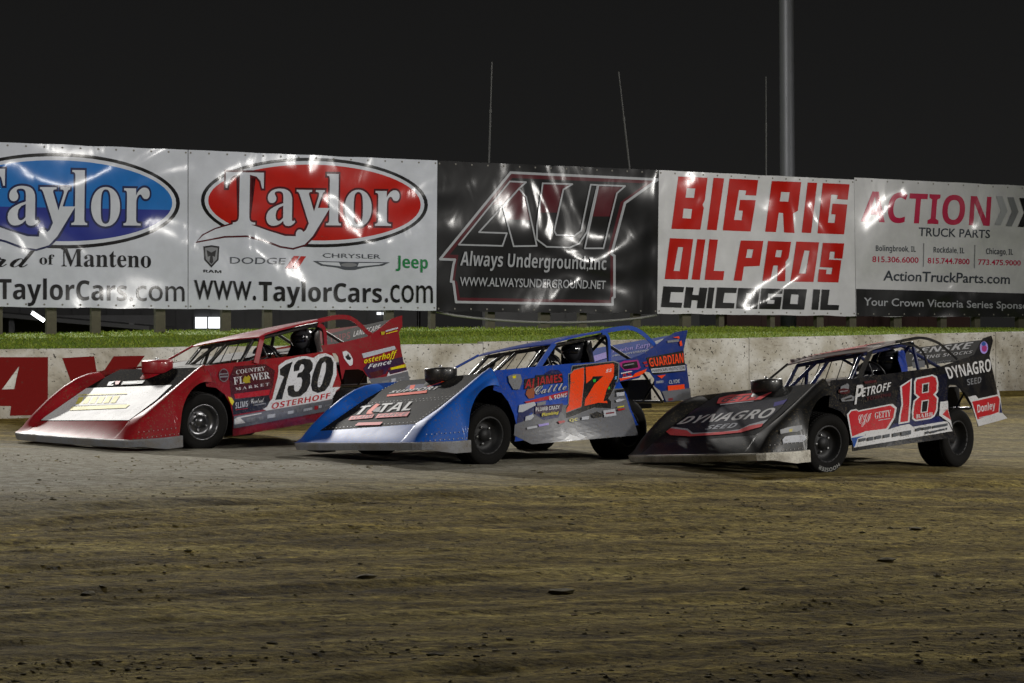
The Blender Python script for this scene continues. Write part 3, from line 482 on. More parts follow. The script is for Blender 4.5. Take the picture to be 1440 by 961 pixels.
('P', [(0.7064, 0.8751), (0.7328, 0.8741), (0.7263, 0.9079), (0.6999, 0.9089)], 'slate', []), 
('P', [(0.7478, 0.879), (0.8142, 0.8766), (0.8088, 0.9053), (0.7424, 0.9076)], 'slate', []), 
('P', [(0.8294, 0.8716), (0.8867, 0.8695), (0.8823, 0.893), (0.8249, 0.8951)], 'slate', []), 
('P', [(0.8972, 0.8641), (0.9164, 0.8634), (0.911, 0.8923), (0.8918, 0.893)], 'slate', [])], 'quarter': [
('T', [(0.1095, 0.0206), (1.0064, 0.0499), (0.9718, 0.2516), (0.1348, 0.1955)], 'white', 'DYNAGRO', 'b'), 
('T', [(0.4588, 0.2696), (0.7594, 0.295), (0.7235, 0.3873), (0.4523, 0.3629)], 'grey', 'SEED', 'b'), 
('P', [(0.4067, 0.5301), (0.5643, 0.5467), (0.6033, 0.6081), (1.016, 0.656), (1.014, 0.5644), (1.0576, 0.6133), (1.0593, 0.7515), (1.0377, 0.974), (1.1331, 1.1094), (0.4803, 1.0029), (0.4637, 0.9013), (0.4442, 0.6392)], 'white', []), 
('P', [(0.462, 0.6193), (1.0099, 0.6815), (1.0363, 0.7443), (0.9624, 0.9386), (0.4921, 0.9023), (0.4711, 0.7131)], 'redb', []), 
('P', [(1.0349, 0.7805), (1.0377, 0.974), (0.9767, 0.9617)], 'navy', []), 
('T', [(0.5452, 0.6846), (0.9277, 0.7469), (0.9026, 0.8609), (0.5204, 0.8079)], 'white', 'Donley', 'b'), 
('P', [(0.5301, 0.8813), (0.7385, 0.9157), (0.7352, 0.9268), (0.5262, 0.8934)], 'pale', []), 
('P', [(0.9892, -0.1368), (0.9787, -0.1065), (0.9614, -0.0806), (0.9392, -0.0616), (0.9143, -0.0515), (0.8891, -0.051), (0.8662, -0.0602), (0.848, -0.078), (0.8361, -0.1027), (0.8317, -0.1319), (0.8351, -0.1628), (0.8461, -0.1926), (0.8633, -0.2183), (0.8852, -0.2375), (0.9096, -0.2483), (0.9342, -0.2495), (0.9568, -0.2409), (0.975, -0.2233), (0.9872, -0.1983), (0.9922, -0.1685)], 'lilac', []), 
('P', [(0.9637, -0.1269), (0.9553, -0.1064), (0.9407, -0.0905), (0.9221, -0.0814), (0.9023, -0.0806), (0.8846, -0.0881), (0.8715, -0.1026), (0.8651, -0.1221), (0.8662, -0.1435), (0.8748, -0.1637), (0.8894, -0.1797), (0.9078, -0.189), (0.9273, -0.1901), (0.9449, -0.1829), (0.958, -0.1683), (0.9647, -0.1486)], 'magenta', []), 
('P', [(0.9598, -0.2044), (0.9505, -0.1881), (0.9329, -0.1779), (0.9117, -0.1767), (0.8925, -0.1846), (0.8806, -0.1995), (0.8792, -0.2174), (0.8885, -0.2336), (0.906, -0.2438), (0.9271, -0.2453), (0.9462, -0.2375), (0.9581, -0.2226)], 'bluel', [])], 'spoiler': [
('T', [(0.1133, 0.072), (0.8342, 0.0655), (0.8571, 0.4141), (0.1449, 0.3341)], 'white', 'PENSKE', 'bi'), 
('T', [(0.2036, 0.508), (0.8873, 0.5269), (0.9042, 0.6807), (0.2283, 0.6971)], 'white', 'RACING SHOCKS', 'bi'), 
('T', [(0.497, 0.9103), (0.6999, 0.8635), (0.7188, 1.0019), (0.5157, 1.044)], 'grey', 'Outlaw', 'bi'), 
('P', [(0.2454, 0.8155), (0.3869, 0.7748), (0.4407, 1.1545), (0.3051, 1.145)], 'steel', [])], 'hood': [
('P', [(-0.0975, 0.3727), (0.0829, 0.3622), (0.869, 0.3183), (0.9267, 0.5075), (0.9402, 0.7366), (0.6374, 0.9405), (0.3146, 0.909), (-0.0415, 0.7255)], 'ink', []), 
('P', [(-0.0655, 0.4326), (-0.0388, 0.3616), (0.05, 0.3778), (0.0291, 0.5033)], 'plum', []), 
('P', [(0.7934, 0.4093), (0.8875, 0.3641), (0.9086, 0.4624), (0.8348, 0.4904)], 'lilacd', []), 
('T', [(0.0104, 0.5386), (0.887, 0.5168), (0.9324, 0.7005), (0.0156, 0.6758)], 'white', 'DYNAGRO', 'bi'), 
('T', [(0.3877, 0.7553), (0.6724, 0.7457), (0.6974, 0.8382), (0.3991, 0.8256)], 'pale', 'SEED', 'bi'), 
('P', [(-0.0278, 0.7066), (0.2054, 0.7832), (0.3188, 0.8725), (0.6099, 0.8993), (0.7682, 0.8765), (0.8111, 0.8022), (0.9402, 0.7366), (0.9476, 0.8194), (0.8249, 0.8392), (0.7708, 0.9115), (0.3351, 0.9081), (0.2166, 0.8143), (-0.0204, 0.7396)], 'pale', []), 
('P', [(-0.0204, 0.7396), (0.2133, 0.8096), (0.3228, 0.8979), (0.7634, 0.9001), (0.8175, 0.8278), (0.9375, 0.8034), (0.9596, 0.8619), (0.8194, 0.9397), (0.622, 0.9482), (0.334, 0.9368), (0.1016, 0.879), (-0.0081, 0.7943)], 'coral', []), 
('P', [(0.0896, 0.1676), (0.1606, 0.1112), (0.6052, 0.149), (0.6019, 0.3135), (0.2189, 0.3226), (0.163, 0.3079)], 'coral', []), 
('T', [(0.1531, 0.1798), (0.5535, 0.1668), (0.5828, 0.2842), (0.1859, 0.2905)], 'slate', 'GETTY', 'bi'), 
('P', [(0.2167, 0.3352), (0.5491, 0.3291), (0.5499, 0.3463), (0.2312, 0.3594)], 'pale', [])], 'fender': [
('P', [(0.1665, 0.0711), (0.273, 0.1336), (0.5448, 0.3063), (0.5449, 0.3941), (0.4484, 0.3942), (0.1699, 0.2136)], 'grey', []), 
('P', [(0.3162, 0.2263), (0.3825, 0.258), (0.3668, 0.332), (0.3206, 0.3013)], 'olive', []), 
('P', [(0.1892, 0.4199), (0.2397, 0.3625), (0.5849, 0.5523), (0.5848, 0.637), (0.5152, 0.6819), (0.2016, 0.5528)], 'pale', [])]}, 'roofRR': [-2.287, -0.464, 1.186]}}, 'ban': {'ford': {'c': [[-9.005, 33.037, 4.616], [-5.29, 34.814, 4.605], [-5.291, 34.814, 2.006], [-9.008, 33.037, 2.035]],
 'dec': [
('P', [(0.968, 0.336), (0.9657, 0.3654), (0.9586, 0.3946), (0.9468, 0.4232), (0.9305, 0.451), (0.9099, 0.4778), (0.8852, 0.5031), (0.8566, 0.5269), (0.8245, 0.5488), (0.7892, 0.5687), (0.751, 0.5863), (0.7105, 0.6015), (0.6679, 0.6142), (0.6238, 0.6241), (0.5785, 0.6314), (0.5326, 0.6358), (0.4864, 0.6375), (0.4405, 0.6363), (0.3952, 0.6323), (0.351, 0.6256), (0.3083, 0.6162), (0.2675, 0.6043), (0.2289, 0.5899), (0.193, 0.5733), (0.1599, 0.5545), (0.13, 0.5338), (0.1036, 0.5114), (0.0809, 0.4875), (0.062, 0.4622), (0.0472, 0.4359), (0.0365, 0.4088), (0.0301, 0.3811), (0.0279, 0.353), (0.0301, 0.3249), (0.0365, 0.2969), (0.0472, 0.2694), (0.062, 0.2426), (0.0809, 0.2166), (0.1036, 0.1919), (0.13, 0.1685), (0.1599, 0.1468), (0.193, 0.1268), (0.2289, 0.1089), (0.2675, 0.0931), (0.3083, 0.0797), (0.351, 0.0688), (0.3952, 0.0605), (0.4405, 0.0549), (0.4864, 0.052), (0.5326, 0.052), (0.5785, 0.0548), (0.6237, 0.0604), (0.6679, 0.0688), (0.7105, 0.0799), (0.751, 0.0936), (0.7892, 0.1099), (0.8245, 0.1284), (0.8566, 0.1492), (0.8852, 0.1719), (0.9099, 0.1964), (0.9305, 0.2224), (0.9468, 0.2497), (0.9586, 0.2779), (0.9657, 0.3068)], 'dark', []), 
('P', [(0.9524, 0.3363), (0.9501, 0.3636), (0.9432, 0.3906), (0.9319, 0.4172), (0.9161, 0.443), (0.8962, 0.4679), (0.8723, 0.4914), (0.8446, 0.5135), (0.8136, 0.5339), (0.7794, 0.5524), (0.7425, 0.5688), (0.7033, 0.5829), (0.6621, 0.5947), (0.6194, 0.604), (0.5756, 0.6108), (0.5311, 0.615), (0.4864, 0.6166), (0.4419, 0.6155), (0.3981, 0.6118), (0.3553, 0.6057), (0.3139, 0.597), (0.2744, 0.586), (0.237, 0.5727), (0.2021, 0.5572), (0.1701, 0.5399), (0.1411, 0.5207), (0.1155, 0.4999), (0.0935, 0.4777), (0.0752, 0.4542), (0.0608, 0.4298), (0.0504, 0.4046), (0.0442, 0.3788), (0.0421, 0.3528), (0.0442, 0.3266), (0.0504, 0.3006), (0.0608, 0.2751), (0.0752, 0.2501), (0.0935, 0.226), (0.1155, 0.203), (0.1411, 0.1813), (0.1701, 0.161), (0.2021, 0.1425), (0.237, 0.1258), (0.2743, 0.1112), (0.3139, 0.0987), (0.3553, 0.0886), (0.3981, 0.0808), (0.4419, 0.0756), (0.4864, 0.0729), (0.5311, 0.0729), (0.5756, 0.0754), (0.6194, 0.0806), (0.6621, 0.0884), (0.7033, 0.0987), (0.7425, 0.1115), (0.7794, 0.1265), (0.8136, 0.1437), (0.8446, 0.163), (0.8723, 0.1841), (0.8962, 0.2068), (0.9161, 0.2309), (0.9319, 0.2562), (0.9432, 0.2824), (0.9501, 0.3092)], 'vinyl', []), 
('P', [(0.9368, 0.3366), (0.9346, 0.3615), (0.9279, 0.3862), (0.917, 0.4105), (0.9018, 0.4341), (0.8825, 0.4567), (0.8594, 0.4783), (0.8327, 0.4985), (0.8027, 0.5171), (0.7697, 0.534), (0.734, 0.549), (0.6961, 0.562), (0.6563, 0.5728), (0.615, 0.5814), (0.5726, 0.5877), (0.5296, 0.5915), (0.4864, 0.593), (0.4434, 0.5921), (0.4009, 0.5888), (0.3595, 0.5832), (0.3195, 0.5754), (0.2812, 0.5654), (0.245, 0.5533), (0.2113, 0.5392), (0.1803, 0.5234), (0.1522, 0.5059), (0.1274, 0.4869), (0.1061, 0.4666), (0.0884, 0.4452), (0.0744, 0.4229), (0.0644, 0.3999), (0.0583, 0.3763), (0.0563, 0.3525), (0.0583, 0.3286), (0.0644, 0.3049), (0.0744, 0.2815), (0.0884, 0.2586), (0.1061, 0.2366), (0.1274, 0.2155), (0.1522, 0.1957), (0.1803, 0.1772), (0.2113, 0.1602), (0.245, 0.1449), (0.2812, 0.1315), (0.3195, 0.1201), (0.3595, 0.1108), (0.4009, 0.1037), (0.4434, 0.0989), (0.4864, 0.0964), (0.5296, 0.0964), (0.5726, 0.0987), (0.615, 0.1034), (0.6563, 0.1105), (0.6961, 0.1199), (0.734, 0.1315), (0.7697, 0.1452), (0.8027, 0.1609), (0.8327, 0.1785), (0.8594, 0.1977), (0.8825, 0.2184), (0.9018, 0.2404), (0.917, 0.2635), (0.9279, 0.2873), (0.9346, 0.3118)], 'fordblue', []), 
('P', [(0.9298, 0.3807), (0.9211, 0.4024), (0.909, 0.4237), (0.8937, 0.4443), (0.8752, 0.4641), (0.8538, 0.4829), (0.8295, 0.5006), (0.8027, 0.5171), (0.7735, 0.5323), (0.7422, 0.5459), (0.709, 0.5579), (0.6742, 0.5683), (0.6381, 0.5769), (0.601, 0.5838), (0.5631, 0.5887), (0.5248, 0.5918), (0.4864, 0.593), (0.4481, 0.5923), (0.4103, 0.5898), (0.3732, 0.5854), (0.3371, 0.5792), (0.3022, 0.5712), (0.2689, 0.5615), (0.2373, 0.5503), (0.2077, 0.5375), (0.1803, 0.5234), (0.1552, 0.5079), (0.1327, 0.4912), (0.1128, 0.4735), (0.0958, 0.4548), (0.0817, 0.4354), (0.0707, 0.4153), (0.0627, 0.3947)], 'fordnavy', []), 
('P', [(0.0059, 0.6281), (0.0326, 0.5708), (0.0832, 0.5277), (0.1548, 0.4886), (0.231, 0.4892), (0.3037, 0.5275), (0.3689, 0.5546), (0.4139, 0.5554), (0.4427, 0.5191), (0.4839, 0.3801), (0.5586, 0.3765), (0.4897, 0.5681), (0.4517, 0.6296), (0.3991, 0.6563), (0.3452, 0.6452), (0.2802, 0.6087), (0.2109, 0.5817), (0.1229, 0.589)], 'navyd', []), 
('T', [(0.1269, 0.166), (0.8462, 0.1436), (0.8436, 0.4824), (0.1229, 0.5029)], 'navyd', 'Taylor', 'so'), 
('P', [(0.0122, 0.6164), (0.0358, 0.5783), (0.0832, 0.5367), (0.1548, 0.5002), (0.227, 0.4997), (0.2997, 0.538), (0.3648, 0.5678), (0.418, 0.5683), (0.4509, 0.5252), (0.4922, 0.3797), (0.5503, 0.3769), (0.4798, 0.5632), (0.4468, 0.6193), (0.3975, 0.6446), (0.3485, 0.6334), (0.2835, 0.5969), (0.2109, 0.57), (0.1229, 0.5774)], 'vinyl', []), 
('T', [(0.1269, 0.166), (0.8462, 0.1436), (0.8436, 0.4824), (0.1229, 0.5029)], 'vinyl', 'Taylor', 's'), 
('T', [(0.0854, 0.6486), (0.395, 0.6462), (0.387, 0.7578), (0.0777, 0.7574)], 'dark', 'Ford', 'sc'), 
('T', [(0.411, 0.6747), (0.4686, 0.6753), (0.4686, 0.7375), (0.411, 0.7368)], 'dark', 'of', 's'), 
('T', [(0.4951, 0.6375), (0.8503, 0.6401), (0.8503, 0.7435), (0.4951, 0.7468)], 'dark', 'Manteno', 's'), 
('T', [(0.2526, 0.8224), (0.7539, 0.8237), (0.7539, 0.9524), (0.2526, 0.9532)], 'dark', 'TaylorCars', 'b'), 
('T', [(0.7646, 0.8556), (0.9866, 0.8564), (0.9866, 0.9514), (0.7646, 0.9522)], 'dark', '.com', 'n'), 
('T', [(0.0048, 0.8318), (0.2487, 0.83), (0.2487, 0.9533), (0.0048, 0.9537)], 'dark', 'www.', 'n')]}, 'dodge': {'c': [[-5.279, 34.819, 4.605], [-1.285, 36.729, 4.586], [-1.304, 36.72, 2.004], [-5.281, 34.819, 2.006]],
 'dec': [
('P', [(0.9612, 0.2973), (0.959, 0.3265), (0.9522, 0.3555), (0.9409, 0.384), (0.9252, 0.4116), (0.9053, 0.4382), (0.8814, 0.4634), (0.8537, 0.4869), (0.8225, 0.5086), (0.7882, 0.5283), (0.7512, 0.5456), (0.7118, 0.5606), (0.6704, 0.573), (0.6275, 0.5827), (0.5835, 0.5898), (0.5388, 0.594), (0.4939, 0.5955), (0.4492, 0.5941), (0.4051, 0.59), (0.3621, 0.5833), (0.3205, 0.5739), (0.2808, 0.562), (0.2432, 0.5477), (0.2082, 0.5312), (0.176, 0.5127), (0.147, 0.4922), (0.1212, 0.4701), (0.0991, 0.4465), (0.0808, 0.4217), (0.0663, 0.3958), (0.0559, 0.3691), (0.0496, 0.3418), (0.0475, 0.3142), (0.0496, 0.2866), (0.0559, 0.2591), (0.0663, 0.232), (0.0807, 0.2056), (0.099, 0.18), (0.1211, 0.1556), (0.1467, 0.1326), (0.1757, 0.1111), (0.2078, 0.0913), (0.2427, 0.0736), (0.2802, 0.0579), (0.3198, 0.0446), (0.3612, 0.0337), (0.4041, 0.0253), (0.448, 0.0196), (0.4926, 0.0166), (0.5374, 0.0164), (0.582, 0.019), (0.6259, 0.0244), (0.6688, 0.0325), (0.7101, 0.0434), (0.7496, 0.0569), (0.7866, 0.0729), (0.821, 0.0913), (0.8522, 0.1118), (0.8801, 0.1343), (0.9042, 0.1586), (0.9243, 0.1844), (0.9402, 0.2115), (0.9517, 0.2395), (0.9588, 0.2682)], 'dark', []), 
('P', [(0.946, 0.2976), (0.9439, 0.3247), (0.9373, 0.3516), (0.9264, 0.378), (0.9112, 0.4037), (0.8919, 0.4283), (0.8688, 0.4517), (0.842, 0.4736), (0.8119, 0.4938), (0.7787, 0.512), (0.7429, 0.5282), (0.7048, 0.5421), (0.6647, 0.5537), (0.6232, 0.5628), (0.5806, 0.5694), (0.5373, 0.5734), (0.4939, 0.5748), (0.4506, 0.5736), (0.4079, 0.5699), (0.3662, 0.5636), (0.3259, 0.5549), (0.2874, 0.544), (0.2511, 0.5307), (0.2171, 0.5155), (0.1859, 0.4983), (0.1577, 0.4793), (0.1328, 0.4588), (0.1114, 0.4369), (0.0936, 0.4138), (0.0795, 0.3897), (0.0695, 0.3649), (0.0634, 0.3396), (0.0613, 0.314), (0.0634, 0.2883), (0.0694, 0.2627), (0.0795, 0.2375), (0.0935, 0.213), (0.1112, 0.1892), (0.1326, 0.1666), (0.1575, 0.1451), (0.1856, 0.1251), (0.2167, 0.1068), (0.2506, 0.0903), (0.2868, 0.0757), (0.3252, 0.0633), (0.3654, 0.0531), (0.4069, 0.0454), (0.4495, 0.04), (0.4927, 0.0373), (0.536, 0.0371), (0.5792, 0.0395), (0.6217, 0.0445), (0.6632, 0.052), (0.7032, 0.0621), (0.7414, 0.0746), (0.7772, 0.0895), (0.8104, 0.1065), (0.8407, 0.1255), (0.8676, 0.1464), (0.8909, 0.1689), (0.9103, 0.1929), (0.9257, 0.218), (0.9369, 0.244), (0.9437, 0.2706)], 'vinyl', []), 
('P', [(0.9308, 0.2979), (0.9288, 0.3226), (0.9225, 0.3472), (0.9119, 0.3713), (0.8972, 0.3948), (0.8786, 0.4173), (0.8562, 0.4387), (0.8303, 0.4587), (0.8012, 0.4771), (0.7692, 0.4938), (0.7346, 0.5086), (0.6977, 0.5214), (0.659, 0.532), (0.6189, 0.5404), (0.5777, 0.5465), (0.5359, 0.5502), (0.4938, 0.5515), (0.4519, 0.5505), (0.4106, 0.5472), (0.3703, 0.5415), (0.3314, 0.5336), (0.2941, 0.5237), (0.2589, 0.5116), (0.226, 0.4977), (0.1958, 0.482), (0.1685, 0.4647), (0.1444, 0.446), (0.1236, 0.426), (0.1064, 0.4049), (0.0928, 0.383), (0.083, 0.3603), (0.0771, 0.3372), (0.0752, 0.3137), (0.0771, 0.2902), (0.083, 0.2668), (0.0927, 0.2438), (0.1063, 0.2214), (0.1235, 0.1996), (0.1442, 0.1789), (0.1683, 0.1593), (0.1955, 0.141), (0.2256, 0.1242), (0.2584, 0.1091), (0.2935, 0.0958), (0.3307, 0.0844), (0.3695, 0.0751), (0.4098, 0.068), (0.4509, 0.0631), (0.4927, 0.0605), (0.5347, 0.0603), (0.5764, 0.0625), (0.6176, 0.067), (0.6577, 0.0739), (0.6963, 0.0831), (0.7332, 0.0945), (0.7678, 0.108), (0.7999, 0.1235), (0.8291, 0.1409), (0.8551, 0.1599), (0.8776, 0.1805), (0.8964, 0.2023), (0.9113, 0.2252), (0.922, 0.2489), (0.9286, 0.2732)], 'bred', []), 
('P', [(0.0261, 0.5846), (0.0522, 0.5284), (0.1014, 0.4861), (0.171, 0.4478), (0.2451, 0.4484), (0.316, 0.4863), (0.3794, 0.5133), (0.4232, 0.5142), (0.4511, 0.4783), (0.4909, 0.341), (0.5635, 0.3375), (0.497, 0.5269), (0.4601, 0.5876), (0.409, 0.6137), (0.3565, 0.6026), (0.2932, 0.5664), (0.2257, 0.5395), (0.1401, 0.5465)], 'maroon', []), 
('T', [(0.1437, 0.1301), (0.8421, 0.1062), (0.8409, 0.4427), (0.14, 0.4617)], 'maroon', 'Taylor', 'so'), 
('P', [(0.0323, 0.5731), (0.0553, 0.5358), (0.1014, 0.4949), (0.171, 0.4592), (0.2412, 0.4588), (0.312, 0.4967), (0.3754, 0.5263), (0.4272, 0.5269), (0.4591, 0.4844), (0.499, 0.3406), (0.5554, 0.3379), (0.4873, 0.5221), (0.4553, 0.5774), (0.4074, 0.6022), (0.3596, 0.591), (0.2963, 0.5548), (0.2257, 0.5281), (0.1401, 0.5351)], 'vinyl', []), 
('T', [(0.1437, 0.1301), (0.8421, 0.1062), (0.8409, 0.4427), (0.14, 0.4617)], 'vinyl', 'Taylor', 's'), 
('P', [(0.0568, 0.6037), (0.0876, 0.5951), (0.1184, 0.6016), (0.1154, 0.6876), (0.0876, 0.7364), (0.0607, 0.6892)], 'dark', []), 
('P', [(0.063, 0.6136), (0.0876, 0.6065), (0.1123, 0.612), (0.1092, 0.6828), (0.0876, 0.7212), (0.066, 0.684)], 'grey', []), 
('P', [(0.0691, 0.626), (0.086, 0.6406), (0.0891, 0.6405), (0.1061, 0.6248), (0.1015, 0.6691), (0.0922, 0.6631), (0.0953, 0.7008), (0.0876, 0.7137), (0.0799, 0.7013), (0.083, 0.6633), (0.073, 0.6699)], 'dark', []), 
('T', [(0.0568, 0.7497), (0.1263, 0.7531), (0.1263, 0.7708), (0.0568, 0.7674)], 'dark', 'RAM', 'b'), 
('T', [(0.1595, 0.6674), (0.3796, 0.6673), (0.3757, 0.7085), (0.1596, 0.7092)], 'slate', 'DODGE', 'n'), 
('P', [(0.4115, 0.6535), (0.433, 0.6542), (0.4013, 0.7348), (0.3774, 0.7341)], 'bred', []), 
('P', [(0.4394, 0.654), (0.4595, 0.6547), (0.4276, 0.7354), (0.4044, 0.7347)], 'bred', []), 
('T', [(0.5279, 0.6319), (0.7635, 0.6338), (0.7636, 0.6613), (0.5279, 0.6604)], 'slate', 'CHRYSLER', 'n'), 
('P', [(0.4877, 0.6835), (0.5847, 0.6847), (0.6336, 0.686), (0.6828, 0.6846), (0.8027, 0.6839), (0.7737, 0.7057), (0.6994, 0.7208), (0.6583, 0.7375), (0.6175, 0.7385), (0.5848, 0.7237), (0.52, 0.7124)], 'slate', []), 
('P', [(0.5078, 0.6894), (0.5929, 0.691), (0.6011, 0.7155), (0.528, 0.7044)], 'vinyl', []), 
('P', [(0.6746, 0.6913), (0.7778, 0.6898), (0.7571, 0.7009), (0.6681, 0.7163)], 'vinyl', []), 
('P', [(0.6664, 0.7046), (0.664, 0.7097), (0.6569, 0.7141), (0.6462, 0.7172), (0.6337, 0.7185), (0.6212, 0.7179), (0.6106, 0.7153), (0.6036, 0.7113), (0.6011, 0.7064), (0.6035, 0.7013), (0.6106, 0.6969), (0.6212, 0.6938), (0.6337, 0.6925), (0.6462, 0.6931), (0.6568, 0.6957), (0.6639, 0.6997)], 'grey', []), 
('T', [(0.8275, 0.6384), (0.9619, 0.6423), (0.9622, 0.722), (0.8278, 0.7175)], 'jgreen', 'Jeep', 'b'), 
('T', [(0.0208, 0.8159), (0.2613, 0.8212), (0.2614, 0.941), (0.0208, 0.9365)], 'dark', 'www.', 'n'), 
('T', [(0.273, 0.8133), (0.7699, 0.8201), (0.7704, 0.9489), (0.2732, 0.9447)], 'dark', 'TaylorCars', 'b'), 
('T', [(0.7824, 0.8291), (0.9839, 0.8332), (0.9844, 0.9503), (0.7828, 0.9474)], 'dark', '.com', 'n')]}, 'aui': {'c': [[-1.282, 36.73, 4.583], [2.651, 38.61, 4.568], [2.625, 38.598, 1.967], [-1.297, 36.723, 1.992]],
 'dec': [
('P', [(0.3188, 0.0595), (0.9957, 0.0667), (0.8424, 0.2377), (0.7817, 0.5918), (0.7952, 0.6046), (0.797, 0.8869), (0.788, 0.8964), (0.7883, 0.9401), (0.0833, 0.9371), (0.071, 0.8027), (0.0602, 0.8005), (0.0697, 0.6938), (0.0763, 0.6551), (0.0121, 0.6534)], 'auired', []), 
('P', [(0.3275, 0.0953), (0.9411, 0.0966), (0.8225, 0.2321), (0.7637, 0.5858), (0.7773, 0.6119), (0.7789, 0.8767), (0.7729, 0.9099), (0.0999, 0.9072), (0.0878, 0.8023), (0.0777, 0.7897), (0.0848, 0.6997), (0.0929, 0.6225), (0.0552, 0.6212)], 'auiblk', []), 
('P', [(0.3148, 0.1194), (0.3878, 0.1204), (0.3562, 0.1651), (0.29, 0.2789), (0.2304, 0.2793)], 'auired', []), 
('P', [(0.3562, 0.1651), (0.3883, 0.2218), (0.4107, 0.3769), (0.3032, 0.3754), (0.2858, 0.292)], 'auired', []), 
('P', [(0.4613, 0.124), (0.5968, 0.1215), (0.5557, 0.1605), (0.5338, 0.3189), (0.4494, 0.323)], 'auired', []), 
('P', [(0.7163, 0.1226), (0.8398, 0.1209), (0.8015, 0.1735), (0.7756, 0.3338), (0.6864, 0.338)], 'auired', []), 
('P', [(0.3153, 0.0679), (0.999, 0.0754), (0.9995, 0.0581), (0.3157, 0.051)], 'silver', []), 
('P', [(0.995, 0.0566), (0.8361, 0.234), (0.843, 0.2477), (1.0021, 0.0704)], 'silver', []), 
('P', [(0.8376, 0.2307), (0.7751, 0.5949), (0.7864, 0.5989), (0.8489, 0.2346)], 'silver', []), 
('P', [(0.7755, 0.5963), (0.7949, 0.6147), (0.8013, 0.6001), (0.7819, 0.5818)], 'silver', []), 
('P', [(0.7893, 0.5996), (0.7911, 0.8922), (0.8028, 0.8919), (0.801, 0.5992)], 'silver', []), 
('P', [(0.7964, 0.8769), (0.7818, 0.8924), (0.7886, 0.9064), (0.8032, 0.8909)], 'silver', []), 
('P', [(0.7822, 0.8913), (0.7825, 0.9454), (0.7942, 0.9451), (0.7938, 0.8911)], 'silver', []), 
('P', [(0.7918, 0.9315), (0.0801, 0.9287), (0.08, 0.9454), (0.7918, 0.9487)], 'silver', []), 
('P', [(0.0891, 0.9408), (0.076, 0.7965), (0.0652, 0.799), (0.0784, 0.9432)], 'silver', []), 
('P', [(0.075, 0.7951), (0.0577, 0.7915), (0.0562, 0.808), (0.0735, 0.8117)], 'silver', []), 
('P', [(0.0651, 0.8065), (0.0756, 0.6899), (0.0648, 0.6878), (0.0543, 0.8044)], 'silver', []), 
('P', [(0.0742, 0.7006), (0.0823, 0.6522), (0.0718, 0.6483), (0.0637, 0.6967)], 'silver', []), 
('P', [(0.0797, 0.6469), (0.009, 0.645), (0.0087, 0.6617), (0.0793, 0.6635)], 'silver', []), 
('P', [(0.0143, 0.6625), (0.3252, 0.0605), (0.3166, 0.0504), (0.0059, 0.6523)], 'silver', []), 
('P', [(0.3126, 0.1246), (0.3897, 0.1256), (0.39, 0.1152), (0.3129, 0.1142)], 'silver', []), 
('P', [(0.387, 0.1145), (0.3524, 0.1635), (0.357, 0.171), (0.3916, 0.122)], 'silver', []), 
('P', [(0.355, 0.1593), (0.2396, 0.3577), (0.2447, 0.3645), (0.3601, 0.1661)], 'silver', []), 
('P', [(0.2423, 0.353), (0.1766, 0.4663), (0.1816, 0.4731), (0.2474, 0.3598)], 'silver', []), 
('P', [(0.1784, 0.4725), (0.3057, 0.4739), (0.3058, 0.4635), (0.1785, 0.4622)], 'silver', []), 
('P', [(0.3011, 0.4641), (0.2806, 0.5563), (0.287, 0.5595), (0.3076, 0.4673)], 'silver', []), 
('P', [(0.2866, 0.5498), (0.0906, 0.5493), (0.0905, 0.5596), (0.2864, 0.5601)], 'silver', []), 
('P', [(0.0939, 0.56), (0.3188, 0.12), (0.3134, 0.1138), (0.0887, 0.5538)], 'silver', []), 
('P', [(0.3522, 0.1662), (0.387, 0.2276), (0.3923, 0.2207), (0.3575, 0.1593)], 'silver', []), 
('P', [(0.3845, 0.2201), (0.4346, 0.5534), (0.4414, 0.551), (0.3912, 0.2175)], 'silver', []), 
('P', [(0.4395, 0.5438), (0.332, 0.5506), (0.3321, 0.561), (0.4397, 0.5542)], 'silver', []), 
('P', [(0.3379, 0.5572), (0.2885, 0.2875), (0.2819, 0.2905), (0.3313, 0.5601)], 'silver', []), 
('P', [(0.287, 0.2977), (0.3601, 0.1659), (0.3549, 0.1594), (0.2818, 0.2911)], 'silver', []), 
('P', [(0.4592, 0.1292), (0.5988, 0.1267), (0.5989, 0.1162), (0.4593, 0.1188)], 'silver', []), 
('P', [(0.5967, 0.1154), (0.5521, 0.1578), (0.5557, 0.1667), (0.6004, 0.1242)], 'silver', []), 
('P', [(0.5527, 0.1565), (0.5114, 0.4462), (0.5183, 0.4482), (0.5596, 0.1584)], 'silver', []), 
('P', [(0.5112, 0.4441), (0.5239, 0.4779), (0.53, 0.4726), (0.5173, 0.4388)], 'silver', []), 
('P', [(0.5237, 0.4777), (0.6096, 0.4784), (0.6098, 0.4679), (0.5239, 0.4672)], 'silver', []), 
('P', [(0.6079, 0.4792), (0.6421, 0.4412), (0.6379, 0.4328), (0.6038, 0.4708)], 'silver', []), 
('P', [(0.6413, 0.443), (0.6846, 0.1184), (0.6776, 0.1167), (0.6344, 0.4411)], 'silver', []), 
('P', [(0.6784, 0.1259), (0.7138, 0.1269), (0.7141, 0.1163), (0.6787, 0.1153)], 'silver', []), 
('P', [(0.7088, 0.1175), (0.6609, 0.4465), (0.6679, 0.4485), (0.7157, 0.1194)], 'silver', []), 
('P', [(0.6631, 0.4389), (0.6258, 0.5247), (0.6317, 0.5303), (0.669, 0.4445)], 'silver', []), 
('P', [(0.6304, 0.5187), (0.5826, 0.552), (0.5855, 0.5615), (0.6333, 0.5282)], 'silver', []), 
('P', [(0.5882, 0.5502), (0.479, 0.5488), (0.4788, 0.5592), (0.588, 0.5607)], 'silver', []), 
